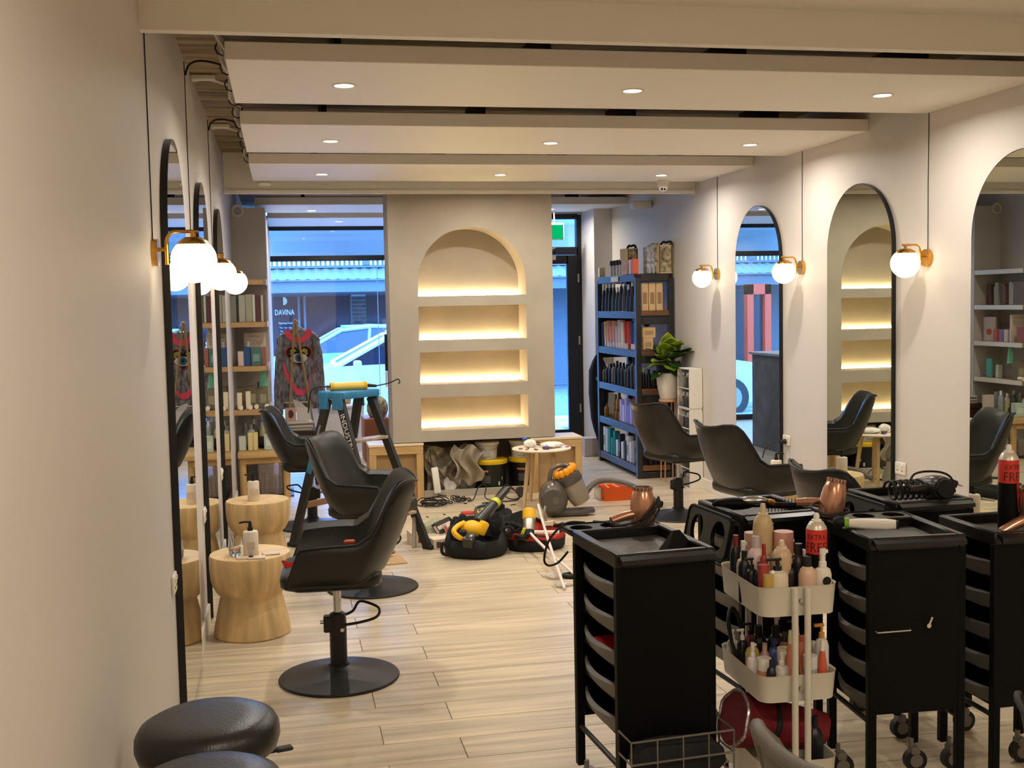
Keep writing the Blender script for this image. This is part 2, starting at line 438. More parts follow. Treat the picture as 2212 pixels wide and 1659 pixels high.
frame_cab(2.131, 2.607, 'unfinished pine counter base right of the recess, behind the round table')

# ---- mirrors
def mirror(x, yc, side, lab):
    t = thing('arch_mirror', lab, 'mirror', (x, yc, 0))
    hw_, zb, zs = .42, .012, 2.0
    def outline(h, zb_, zs_):
        P = [(-h, zb_), (h, zb_), (h, zs_)]
        for i in range(1, 32): P.append((h * cos(PI * i / 32), zs_ + h * sin(PI * i / 32)))
        return P + [(-h, zs_)]
    s = 1 if side == 'left' else -1
    bk = B(); bk.prism(outline(hw_, zb, zs), 'x', s * .001, s * .028); bk.obj('backing', EDGE, t, ang=25)
    fr = B(); fr._add([(s * .0288, p[0], p[1]) for p in outline(hw_ - .004, zb + .004, zs)], [tuple(range(34))]); fr.obj('mirror_face', MIRROR, t)
mirror(XL, 5.06, 'left', 'tall arched mirror on the left wall, nearest the camera')
mirror(XL, 6.75, 'left', 'tall arched mirror on the left wall, second from the camera')
mirror(XL, 8.50, 'left', 'tall arched mirror on the left wall, third and farthest')
mirror(XR, 8.35, 'right', 'tall arched mirror on the right wall reflecting the shop window')
mirror(XR, 6.75, 'right', 'tall arched mirror on the right wall reflecting the lit niches')
mirror(XR, 5.10, 'right', 'tall arched mirror at the right edge reflecting white shelves')

# ---- globe wall lamps
def wall_lamp(x, y, z, s, lab):
    t = thing('wall_lamp', lab, 'lamp', (x, y, z), group='brass globe wall lamps')
    B().cyl((0, 0, 0), (s * .022, 0, 0), .05, .05, 28).obj('rosette', BRASS, t)
    B().cyl((s * .022, 0, .01), (s * .05, 0, .01), .007, n=10).obj('standoff', BRASS, t)
    a = [(s * .05, 0, -.045), (s * .05, 0, .03)] + [(s * (.05 + .035 * (1 - cos(q * PI / 12))), 0, .03 + .045 * sin(q * PI / 12)) for q in range(1, 7)] + [(s * .165, 0, .075)]
    B().tube(a, .0065, 10).obj('arm', BRASS, t)
    B().cyl((s * .145, 0, .077), (s * .145, 0, .05), .009, n=12).lathe([(.062, .024), (.052, .040), (.03, .053), (.0, .056)], (s * .145, 0, 0), 24).obj('cap', BRASS, t)
    B().sph((s * .145, 0, -.03), .083, 28, z1=.8).obj('globe', GLOBE, t)
    B().tube([(s * .003, 0, .05), (s * .003, 0.002, .4), (s * .003, -.002, .75), (s * .003, 0, 1.06)], .0024, 6).obj('cord', RUBBER, t)
for i, y in enumerate((4.32, 6.125, 7.97)): wall_lamp(XL, y, 1.91, 1, 'lit globe lamp with brass arm on the left wall, %s' % ['nearest the camera', 'second from the camera', 'farthest'][i])
for i, y in enumerate((9.22, 7.6, 5.98)): wall_lamp(XR, y, 1.915, -1, 'lit globe lamp with brass arm on the right wall, %s' % ['farthest, beside the plant', 'between the two narrower mirrors', 'nearest, left of the right-edge mirror'][i])
# ---- cables on the slab at the left
def cable(pts, r, m, lab, name='ceiling_cable'):
    return tag(B().tube(catmull(pts, 6), r, 6).obj(name, m), lab, 'cable')
for i, y in enumerate((6.125, 7.97, 9.9)):
    cable([(XL + .006, y, 2.90), (XL + .03, y, 2.955), (XL + .1, y - .01, 2.972), (-.235, y + .02, 2.95)], .006, RUBBER, 'black cable arching from the left wall to the cable bundle, %s' % ['nearest', 'middle', 'farthest'][i])
bun = thing('cable_bundle', 'bundle of white and grey cables tied along the ends of the ceiling strips', 'cables', (-.235, 7.0, 2.9))
for j in range(5):
    ph = j * 1.3
    B().tube([(.014 * cos(ph + q * .9) + .012 * sin(q * 1.7), -2.6 + q * .22, .014 * sin(ph + q * .9) + .018 * sin(q * 1.1)) for q in range(26)], .009, 6).obj('cable', cm((196, 186, 166) if j % 2 else (150, 140, 124), .6), bun)
for j in range(12):
    B().tube([(.034 * cos(q * PI / 4), -2.4 + j * .44, .034 * sin(q * PI / 4)) for q in range(8)], .004, 5, closed=True).obj('tie', RUBBER, bun)
for i, y in enumerate((6.55, 8.25)):
    cable([(XL + .01, y, 2.955), (-.36, y, 2.962), (-.25, y - .02, 2.93)], .008, WHITEP, 'white cable from the left wall to the cable bundle, %s' % ['nearer', 'farther'][i])
    tag(B().box((XL + .07, y, 2.972), (.13, .05, .03), bev=.006).obj('junction_strip', PAPER), 'white connector strip on the concrete ceiling, %s' % ['nearer', 'farther'][i], 'connector')
# ---- sockets, ceiling camera, smoke alarm
def socket(x, y, z, s, lab):
    t = thing('power_outlet', lab, 'outlet', (x, y, z))
    B().box((s * .006, 0, 0), (.012, .116, .076), bev=.004).obj('plate', WHITEP, t)
    for d in (-.028, .028):
        B().box((s * .014, d, .018), (.006, .014, .02), bev=.002).obj('switch', PAPER, t)
        B().box((s * .0125, d - .006, -.012), (.002, .003, .01), (.5, 0, 0)).box((s * .0125, d + .006, -.012), (.002, .003, .01), (-.5, 0, 0)).obj('slots', GREYPL, t)
for i, (y, z) in enumerate(((4.55, .634), (6.27, .594), (8.0, .565))): socket(XL, y, z, 1, 'white power outlet on the left wall beside the %s mirror' % ['nearest', 'second', 'third'][i])
socket(XR, 7.86, .64, -1, 'white power outlet with a black plug on the right wall')
socket(XR, 6.26, .65, -1, 'white power outlet on the right wall left of the right-edge mirror')
t = thing('plug', 'black plug with grey cord in the right wall outlet', 'plug', (XR - .016, 7.86, .63))
B().cyl((0, 0, 0), (-.045, 0, 0), .02, .014, 14).obj('plug_body', RUBBER, t)
B().tube(catmull([(-.045, 0, 0), (-.1, .01, -.005), (-.15, .02, -.05), (-.17, .03, -.12)]), .005, 6).obj('cord', RUBBER, t)
t = thing('security_camera', 'white dome security camera under the far ceiling strip', 'camera', (3.27, 9.5, 2.738))
B().lathe([(.0, 0), (.05, 0), (.05, -.03), (.03, -.035)], n=24).obj('base', WHITEP, t)
B().sph((0, -.005, -.055), .042, 20).obj('eyeball', WHITEP, t)
for d in (-.012, .012): B().cyl((d - .01, -.036, -.074), (d - .011, -.046, -.08), .009, n=12).obj('eye_lens', BLACKM, t)
t = thing('smoke_alarm', 'round white smoke alarm under the left corner of the far ceiling strip', 'alarm', (-.12, 9.66, 2.735))
B().lathe([(0, 0), (.05, 0), (.055, -.012), (.046, -.026), (.0, -.03)], n=24).obj('housing', WHITEP, t)
t = thing('ring_vent', 'round white vent ring on the end wall above the books', 'vent', (-.40, 11.185, 2.63))
B().tube([(.05 * cos(q * PI / 10), 0, .05 * sin(q * PI / 10)) for q in range(20)], .014, 8, closed=True).obj('ring', WHITEP, t)
B().box((0, .006, 0), (.09, .01, .012), (0, .6, 0)).box((0, .006, 0), (.09, .01, .012), (0, -.6, 0)).obj('cross_bar', WHITEP, t)
tag(B().box((3.35, 11.0, 2.66), (.2, .12, .08), bev=.02).obj('motion_sensor', WHITEP), 'small white sensor high on the right wall above the black shelves', 'sensor')
bpy.data.objects['motion_sensor'].location.x = .2

# ---- shop window, door
wn = struct(bpy.data.objects.new('window_1', None)); COL.objects.link(wn); wn.location = (0, 15, 0)
FR = mat('window_frame_black', (22, 24, 30), .4)
for z, h in ((2.715, .05), (2.33, .07), (.03, .09)): B().box((1.10, 0, z), (2.56, .07, h)).obj('window_bar', FR, wn)
for x in (-.172, 2.36): B().box((x, 0, 1.37), (.04, .07, 2.74)).obj('window_stile', FR, wn)
B().box((1.22, .0, 1.19), (.008, .02, 2.22)).obj('pane_joint', mat('joint_silicone', (150, 190, 220), .3), wn)
for x0, x1 in ((-.15, 1.216), (1.224, 2.34)): B().box(((x0 + x1) / 2, 0, 1.19), (x1 - x0, .01, 2.22)).obj('pane', GLASSP, wn)
B().box((1.10, 0, 2.525), (2.5, .01, .33)).obj('pane', GLASSP, wn)
dn = struct(bpy.data.objects.new('door_1', None)); COL.objects.link(dn); dn.location = (0, 13.0, 0)
for x in (2.49, 3.425): B().box((x, 0, 1.36), (.06, .09, 2.72)).obj('door_frame', FR, dn)
B().box((2.96, 0, 2.70), (.9, .09, .06)).obj('door_frame', FR, dn)
B().box((2.96, 0, 2.30), (.9, .09, .09)).obj('transom', FR, dn)
B().box((2.96, 0, 2.51), (.88, .012, .34)).obj('pane', GLASSP, dn)
lf = B()
lf.box((2.575, -.02, 1.13), (.11, .045, 2.24)).box((3.335, -.02, 1.13), (.13, .045, 2.24)).box((2.955, -.02, 2.20), (.66, .045, .1)).box((2.955, -.02, .1), (.66, .045, .2))
leaf = lf.obj('door_leaf', FR, dn)
B().box((2.95, -.02, 1.17), (.66, .012, 1.96)).obj('pane', GLASSP, leaf)
for z in (.45, 1.25, 1.98): B().cyl((3.408, -.05, z - .05), (3.408, -.05, z + .05), .011, n=10).obj('hinge', ALU, leaf)
cl = thing('door_closer', 'silver door closer with arm on the black door head', 'door closer', (3.02, 12.93, 2.22))
B().box((0, 0, 0), (.22, .05, .055), bev=.008).obj('closer_body', ALU, cl)
B().tube([(.0, -.02, .03), (-.05, -.1, .05), (.1, -.03, .12)], .009, 6).obj('closer_arm', ALU, cl)
ex = thing('exit_sign', 'green lit exit sign hanging before the shop door', 'sign', (2.93, 12.55, 2.50))
B().box((0, 0, 0), (.42, .03, .19), bev=.004).obj('sign_case', WHITEP, ex)
B().box((0, -.0165, -.005), (.395, .002, .16)).obj('sign_face', emat('exit_green', (.0, .42, .13), 1.2), ex)
B().cyl((-.1, 0, .09), (-.1, 0, .25), .006, n=8).cyl((.1, 0, .09), (.1, 0, .25), .006, n=8).obj('hanger', WHITEP, ex)
struct(B().box((1.12, 15.03, 2.93), (2.56, .16, .38)).obj('wall_over_window', WALL))
struct(B().box((2.96, 13.02, 2.92), (1.0, .16, .38)).obj('wall_over_door', WALL))
# ---- outside
struct(B().box((2, 22, -.17), (26, 13.8, .1)).obj('street_ground', mat('asphalt', (112, 114, 118), .8, noise=.2, nscale=12)))
struct(B().box((2, 16.2, -.11), (24, 2.2, .06)).obj('street_path', mat('path_concrete', (206, 206, 204), .7, noise=.12, nscale=5)))
# the shop's own street veranda: soffit and kerb fascia
struct(B().box((1, 15.68, 2.86), (16, 1.24, .06)).box((1, 16.25, 2.63), (16, .1, .48)).obj('street_veranda', mat('veranda_paint', (180, 182, 184), .7)))
YS = 22.0
shop = thing('street_shop', 'shop across the street with corrugated awning and dark windows', 'building', (0, YS, 0))
FAC = mat('facade_paint', (98, 101, 105), .7); DGL = mat('dark_shop_glass', (34, 40, 52), .12)
B().box((2, 2.4, 1.2), (24, .2, 2.6)).obj('shop_wall', FAC, shop)
B().box((2, 2.1, 2.13), (24, .5, .32)).obj('wall_band', FAC, shop)
B().box((2, 1.2, 2.11), (24, .12, .23)).box((2, 1.18, 2.235), (24, .2, .03)).obj('awning_fascia', FAC, shop)
aw = B()
aw.loft([[(-10 + 24 * i / 240, 1.2, 2.255 + (.012 if i % 2 else -.012)) for i in range(241)], [(-10 + 24 * i / 240, 2.25, 2.525 + (.012 if i % 2 else -.012)) for i in range(241)]], ring_closed=False, cap=False)
aw.obj('corrugated_awning', mat('galvanised', (66, 68, 72), .5, 0), shop, ang=5)
B().box((2, 2.3, 2.535), (24, .1, .07)).box((2, 2.2, 2.53), (24, .12, .03)).obj('parapet', FAC, shop)
bl = B()
for i in range(120): bl.box((-4 + i * .1, 2.3, 2.625), (.045, .05, .12))
o = bl.obj('balusters', FAC, shop); o['kind'] = 'stuff'
for x in (-3.2, -.4, 1.75, 3.9): B().box((x, 2.3, 2.63), (.16, .1, .14)).obj('baluster_post', FAC, shop)
B().box((2, 2.3, 2.70), (24, .1, .03)).obj('rail', FAC, shop)
for x0, x1 in ((-3, -.75), (-.72, .31), (.33, 1.36), (1.72, 3.2)):
    B().box(((x0 + x1) / 2, 2.27, .95), (x1 - x0, .04, 1.95)).obj('shop_window', DGL, shop)
for x in (-.735, .32, .44, 3.25): B().box((x, 2.22, .95), (.05, .06, 1.98)).obj('mullion', FAC, shop)
pier = thing('brick_pier', 'dark brick pier of the shop across the street', 'pier', (1.55, YS + 1.95, -.1))
B().box((0, .1, 1.0), (.30, .12, 2.1)).obj('mortar_core', mat('mortar', (150, 150, 150), .9), pier)
brk = None; BRK = mat('dark_brick', (74, 58, 54), .8, noise=.35, nscale=3, rand=.3)
for r in range(24):
    for c in range(3 if r % 2 else 2):
        if r % 2: xs, wd = (-.113, 0, .113)[c], .068 if c != 1 else .14
        else: xs, wd = (-.076, .076)[c], .142
        if r % 2 and c != 1: xs = -.113 if c == 0 else .113
        o = B().box((0, 0, 0), (wd, .05, .072), bev=.004).obj('brick', BRK, pier); o.location = (xs, .035, .06 + r * .083)
# sign on the shop glass
sg = thing('shop_sign', 'white shop lettering with a half disc on the window across the street', 'sign', (.02, YS + 2.24, 0))
SGM = mat('sign_white', (252, 252, 252), .5, emit=(.8, .9, 1), es=.0)
text('DAVINA', .165, SGM, sg, lambda x, y: (x * .66 + .0, 0, 1.60 + y))
B().prism([(0, -.085)] + [(.085 * cos(a), .085 * sin(a)) for a in [(-PI / 2 + PI * i / 12) for i in range(13)]], 'y', -.004, 0).xf(Matrix.Translation((-.02, 0, 1.84))).obj('half_disc', mat('sign_gold', (250, 220, 170), .5), sg)
for i, (s_, w_) in enumerate((('Opening Hours', .05), ('Mon   9am - 5pm', .038), ('Tue   9am - 5pm', .038), ('Wed   9am - 5pm', .038), ('Thu   9am - 5pm', .038))):
    text(s_, w_, SGM, sg, lambda x, y, i=i: (x * .95 + .02, 0, 1.38 - .068 * i + y - (.03 if i else 0)))
red = thing('orange_shopfront', 'orange framed shopfront across the street, seen in the mirror', 'shopfront', (-2.70, 22.85, -.1))
ORG = mat('orange_paint', (232, 72, 36), .5)
for x in (-.20, .20): B().box((x, 0, 1.05), (.14, .2, 2.1)).obj('orange_post', ORG, red)
B().box((0, 0, 2.0), (.54, .2, .22)).obj('orange_lintel', ORG, red)
B().box((0, .06, 1), (.28, .05, 1.9)).obj('shop_door', DGL, red)
# white car parked at the kerb: body, glasshouse, wheels
def car(loc, rz, colm, lab, sc=1):
    t = thing('car', lab, 'car', loc, rz); L_, W_ = 4.2, 1.74
    low = [(-2.1, .35), (-2.08, .62), (-1.95, .80), (-1.0, .96), (-.95, .97), (1.55, 1.02), (2.0, .98), (2.1, .7), (2.08, .35), (1.75, .22), (-1.75, .22)]
    def body(poly, hw0, hw1, zlo, zhi):
        rings = []
        for y, k in ((-1, 0), (-.93, 1), (.93, 1), (1, 0)):
            rings.append([(p[0] * (.985 if not k else 1), y * lerp(hw0, hw1, (p[1] - zlo) / (zhi - zlo)), p[1]) for p in poly])
        return B().loft(rings)
    bd = body(low, .87, .83, .2, 1.0).obj('car_body', colm, t, ang=30)
    cab = [(-1.0, .95), (-.2, 1.38), (.35, 1.45), (1.1, 1.40), (1.75, 1.0), (1.5, .95)]
    body(cab, .81, .62, .95, 1.45).obj('cabin_glass', mat('car_glass', (30, 42, 60), .08), t, ang=30)
    B().box((.45, 0, 1.44), (1.25, 1.16, .05), bev=.02).obj('roof', colm, t)
    for sy in (-1, 1):
        B().tube([(-1.03, sy * .80, .95), (-.22, sy * .66, 1.38), (.35, sy * .63, 1.44), (1.1, sy * .63, 1.41), (1.72, sy * .79, 1.01)], .035, 8).obj('window_pillar', colm, t)
        B().box((-.72, sy * .95, 1.0), (.12, .18, .11), bev=.03).obj('side_mirror', colm, t)
        B().tube([(.25, sy * .80, .97), (.3, sy * .64, 1.42)], .03, 6).obj('door_pillar', colm, t)
        for x in (-1.3, 1.3):
            B().cyl((x, sy * .70, .3), (x, sy * .88, .3), .31, n=24).obj('tyre', RUBBER, t)
            B().cyl((x, sy * .85, .3), (x, sy * .89, .3), .19, n=18).obj('hub', ALU, t)
    B().box((-2.05, 0, .66), (.08, 1.3, .1), bev=.02).obj('headlamp_bar', CHROME, t)
    return t
car((1.75, 17.55, -.14), 0, mat('white_car_paint', (248, 249, 250), .25, coat=.8), 'white car parked right outside the shop window')
car((1.25, 21.7, -.12), 0, mat('silver_car_paint', (150, 176, 200), .3, .3), 'silver blue car parked across the street')
t = thing('ceiling_conduit', 'grey conduit and brown junction box under the slab right of the arch panel', 'conduit', (2.75, 10.9, 2.85))
B().tube(catmull([(-.4, 0, .02), (-.1, .02, .035), (.2, 0, .0), (.5, .05, .05)]), .010, 6).obj('conduit_pipe', RUBBER, t)
B().box((-.05, -.02, -.01), (.12, .06, .06), bev=.005).obj('junction_box', DARKW, t)
B().cyl((.16, -.02, -.05), (.16, -.02, .05), .018, n=10).obj('pipe_clip', ALU, t)
# ================================================================ furniture
SEATM = LEATHER
def smooth(t): t = max(0, min(1, t)); return t * t * (3 - 2 * t)
def chair_plan(s):
    """s in -1..1 around the shell: rim point, foot point and rim height (chair faces +x)"""
    a = abs(s); sg = 1 if s > 0 else -1
    if a > .5:                                            # arm
        q = (1 - a) / .5                                  # 0 at the front, 1 where the back starts
        x = lerp(.150, -.10, q); y = .285 + .01 * sin(q * PI)
        xb = lerp(.215, -.06, q); yb_ = lerp(.232, .24, q)
        z = .665 - .012 * (1 - q) ** 3
        if q > .8: z += .0
    else:
        ph = (a / .5) * PI / 2
        x = -.10 - .275 * cos(ph) ** .75; y = .285 * sin(ph) ** .9
        xb = -.06 - .14 * cos(ph) ** .8; yb_ = .24 * sin(ph) ** .9
        z = .665 + .245 * smooth((-.11 - x) / .20) - .012 * cos(ph * 2) ** 2 * (1 if ph < .5 else 0)
        z += .012 * (1 - abs(ph - .75) / .75) if ph < 1.5 else 0
    return Vector((x, sg * y, z)), Vector((xb, sg * yb_, .475))
def make_chair(label, m=LEATHER, drop=0):
    t = thing('salon_chair', label, 'chair', (0, 0, 0), group='salon chairs')
    rings, rim = [], []
    NS = 48
    for i in range(NS + 1):
        s = -1 + 2 * i / NS
        r, f = chair_plan(s)
        r2, _ = chair_plan(min(1, s + .01)); r1, _ = chair_plan(max(-1, s - .01))
        d = (r2 - r1); d.z = 0; d.normalize(); nrm = Vector((-d.y, d.x, 0))      # inward
        if nrm.dot(Vector((-.05 - r.x * .3, -r.y, 0))) < 0: nrm = -nrm
        if abs(s) > .5: nrm = Vector((0, -1 if s > 0 else 1, 0))
        P = []
        for q in (0, .12, .35, .6, .85, .96):
            p = f.lerp(r, q); p = p - nrm * (.022 * sin(q * PI)); 
            if q == 0: p = p + nrm * .03
            P.append(p)
        top = r + nrm * .012; top.z += .012
        P.append(top)
        for q in (.95, .8, .5, .2):
            p = f.lerp(r, q) + nrm * (.046 - .012 * sin(q * PI)); P.append(p)
        rim.append(r + Vector((0, 0, .006)) - nrm * .002)
        rings.append(P)
    B().loft(rings).obj('shell', m, t, ang=50)
    B().tube(rim, .0065 if m is LEATHER else .02, 6 if m is LEATHER else 10).obj('piping', RUBBER if m is LEATHER else m, t)
    for sg in (-1, 1):
        B().tube([chair_plan(sg)[1] + Vector((0, -sg * .005, .006)), chair_plan(sg)[0] + Vector((0, 0, 0))], .0065, 6).obj('front_piping', RUBBER, t)
    pl = rrect(.222, .225, .07)
    cu = []
    for z, k in ((.462, .94), (.475, 1), (.508, 1.01), (.525, .98), (.533, .9), (.536, .6)):
        cu.append([(.02 + p[0] * k, p[1] * k, z) for p in pl])
    B().loft(cu).obj('seat_cushion', m, t, ang=60)
    B().loft([[(.015 + p[0] * k, p[1] * k, z) for p in rrect(.2, .215, .06)] for z, k in ((.452, .9), (.462, 1), (.48, 1))]).obj('seat_pan', BLACKM, t)
    B().cyl((0, 0, .26), (0, 0, .455), .018, n=18).lathe([(.0275, .41), (.0275, .452), (.0, .452)], n=18).obj('piston', CHROME, t)
    B().lathe([(.039, .06), (.039, .27), (.036, .30), (.022, .308), (0, .308)], n=20).box((-.042, 0, .255), (.045, .05, .075), bev=.006).obj('pump_housing', STEELB, t)
    B().tube(catmull([(.03, .022, .285), (.07, .03, .30), (.10, .055, .335), (.15, .03, .33), (.19, -.015, .315), (.175, -.045, .285), (.10, -.035, .262), (.03, -.02, .25)], 5), .0065, 7).obj('foot_pump_lever', STEELB, t)
    B().cyl((-.065, 0, .262), (-.08, 0, .262), .008, n=8).cyl((.02, -.038, .235), (.02, -.055, .235), .009, n=8).obj('bolt', CHROME, t)
    B().lathe([(.274, 0), (.276, .006), (.272, .012), (.24, .017), (.16, .030), (.09, .048), (.052, .058), (.047, .062), (.047, .072), (.0, .072)], n=56).obj('base_disc', STEELB, t)
    if drop:
        for c in t.children:
            if c.name.split('.')[0] in ('shell', 'piping', 'front_piping', 'seat_cushion', 'seat_pan'): c.location.z = -drop
    return t
ch = make_chair('black leather salon chair nearest the camera on the left, turned to the wall mirror')
ch.location = (.197, 5.17, 0); ch.rotation_euler = (0, 0, PI - .06)
def turn_base(c):
    for q in c.children:
        if q.name.split('.')[0] in ('pump_housing', 'foot_pump_lever', 'bolt'): q.rotation_euler = (0, 0, PI)
dup(ch, (.475, 6.80, 0), -.42, 'black leather salon chair second from the camera on the left, before the ladder')
c3 = dup(ch, (.17, 8.88, 0), -.10, 'black leather salon chair farthest on the left, beside the bench')
dup(ch, (3.00, 8.42, 0), .30, 'black leather salon chair farthest on the right, in front of the plant')
dup(ch, (2.93, 6.78, 0), .22, 'black leather salon chair second on the right, behind the trolleys')
dup(ch, (2.69, 4.86, 0), .10, 'black leather salon chair nearest on the right, mostly hidden behind the trolleys')
dup(ch, (1.69, 1.72, 0), .05, 'black leather salon chair at the bottom right corner of the photo')
gch = make_chair('grey leather salon chair at the bottom edge, before the white cart', GREYLEA, .27)
gch.location = (1.47, 2.46, 0); gch.rotation_euler = (0, 0, .4)

turn_base(ch); turn_base(c3)
# ---- saddle stools
def saddle(x, y, rz, lab):
    t = thing('saddle_stool', lab, 'stool', (x, y, 0), rz, 'black saddle stools')
    rr = []
    for z, k in ((-.075, .55), (-.07, .8), (-.05, .95), (-.02, 1.0), (.01, .99), (.03, .93), (.042, .8), (.046, .5), (.046, .2)):
        ring = []
        for i in range(40):
            a = 2 * PI * i / 40; c_, s_ = cos(a), sin(a)
            px, py_ = .19 * k * c_, .185 * k * s_
            ring.append((px, py_, .575 + z + .03 * px - .10 * px * px * (1 if z > 0 else .4)))
        rr.append(ring)
    B().loft(rr).obj('seat', LEATHER, t, ang=70)
    B().cyl((0, 0, .08), (0, 0, .50), .022, n=14).obj('gas_lift', STEELB, t)
    B().tube([(.0, .0, .48), (.12, .03, .475), (.2, .05, .47)], .006, 6).box((.215, .052, .47), (.05, .03, .01), bev=.004).obj('height_lever', RUBBER, t)
    for k in range(5):
        a = 2 * PI * k / 5 + .3
        B().tube([(0, 0, .09), (.19 * cos(a), .19 * sin(a), .07)], .016, 8).obj('foot_spoke', STEELB, t)
        B().cyl((.19 * cos(a) - .01, .19 * sin(a), .028), (.19 * cos(a) + .01, .19 * sin(a), .028), .028, n=12).cyl((.19 * cos(a), .19 * sin(a), .03), (.19 * cos(a), .19 * sin(a), .07), .008, n=6).obj('castor', RUBBER, t)
    return t
saddle(-.235, 3.06, .25, 'round black leather stool against the left wall, the farther of two')
saddle(-.22, 2.66, .1, 'round black leather stool at the bottom edge of the photo, nearest')

# ---- timber stumps
def stump(x, y, rz, lab):
    t = thing('stump_table', lab, 'side table', (x, y, 0), rz, 'pale timber stump tables')
    B().lathe([(.0, .0), (.192, 0), (.198, .008), (.194, .04), (.178, .12), (.163, .19), (.158, .208), (.160, .214), (.178, .232), (.195, .262), (.205, .30), (.209, .35), (.209, .415), (.205, .425), (.0, .4252)], n=48).obj('stump_body', STUMPW, t)
    B().lathe([(.0, .4262), (.2035, .4262), (.2045, .4245)], n=48).obj('end_grain_top', STUMPT, t)
    return t
stump(-.214, 6.02, .3, 'pale timber stump table nearest on the left, holding a glass and dispenser')
stump(-.212, 7.70, 1.2, 'pale timber stump table second on the left, with a white dispenser')
stump(3.40, 7.52, 2.2, 'pale timber stump table on the right wall, behind the second chair')
stump(3.42, 5.86, 2.9, 'pale timber stump table on the right wall, behind the trolleys')
def dispenser(x, y, z, rz, lab):
    t = thing('soap_dispenser', lab, 'dispenser', (x, y, z), rz, 'white pump dispensers')
    B().lathe([(.0, 0), (.036, 0), (.039, .004), (.039, .122), (.036, .130), (.018, .134), (.0, .134)], n=26).obj('bottle', mat('stone_white', (226, 214, 196), .6, noise=.06, nscale=20), t)
    B().lathe([(.014, .132), (.014, .152), (.009, .154), (.009, .172), (.0, .172)], n=14).lathe([(.006, .17), (.006, .182), (.0, .182)], n=10).tube([(.0, 0, .178), (-.03, 0, .180), (-.055, 0, .176)], .0055, 7).obj('pump', BLACKM, t)
    B().box((0, -.0385, .06), (.038, .003, .04)).obj('paper_tag', mat('tag_print', (198, 178, 156), .7), t)
    return t
dispenser(-.205, 5.93, .4262, .05, 'white dispenser with black pump on the nearest left stump, beside a glass')
dispenser(-.235, 7.66, .4262, .3, 'white dispenser with black pump on the second left stump')
dispenser(3.38, 7.44, .4262, 2.9, 'white dispenser with black pump on the right stump, under a cord')
dispenser(3.42, 5.80, .4262, 3.3, 'white dispenser with black pump behind the trolleys, seen in the mirror')
for i, (x, y, r) in enumerate(((-.235, 5.885, .1), (-.175, 5.865, .0), (-.105, 5.945, .15))):
    tag(B().box((x, y, .431), (.085, .06, .009), (0, 0, r), bev=.002).obj('coaster_tile', mat('marble', (222, 206, 186), .4, noise=.08, nscale=12)), 'marble coaster tile on the nearest left stump, %s of three' % PLACE[i], 'coaster', 'marble coasters')
t = thing('drinking_glass', 'stemless drinking glass with water on the nearest left stump', 'glass', (-.285, 5.97, .4264))
B().lathe([(.0, .0), (.028, .001), (.034, .012), (.037, .05), (.0345, .098), (.033, .098), (.0345, .05), (.031, .014), (.0, .006)], n=28).obj('glass_wall', TUMBLER, t)
B().lathe([(.0, .0075), (.0295, .0155), (.0325, .04), (.0, .04)], n=24).obj('water', mat('water', (250, 252, 255), .0, trans=1, ior=1.33), t)
tag(B().prism([(0, 0), (.03, .008), (.034, .03), (.01, .024), (-.018, .034)], 'z', 0, .02).obj('hair_clip', cm((196, 44, 34), .4), loc=(-.03, 5.0, .56), rot=(1.2, .2, .5)), 'red plastic hair clip on the front of the nearest left chair', 'clip')
tag(B().box((0, 0, 0), (.05, .02, .018), bev=.006).obj('hair_clip', cm((214, 84, 40), .4), loc=(.25, 4.955, .672)), 'orange plastic clip on the arm of the nearest left chair', 'clip')

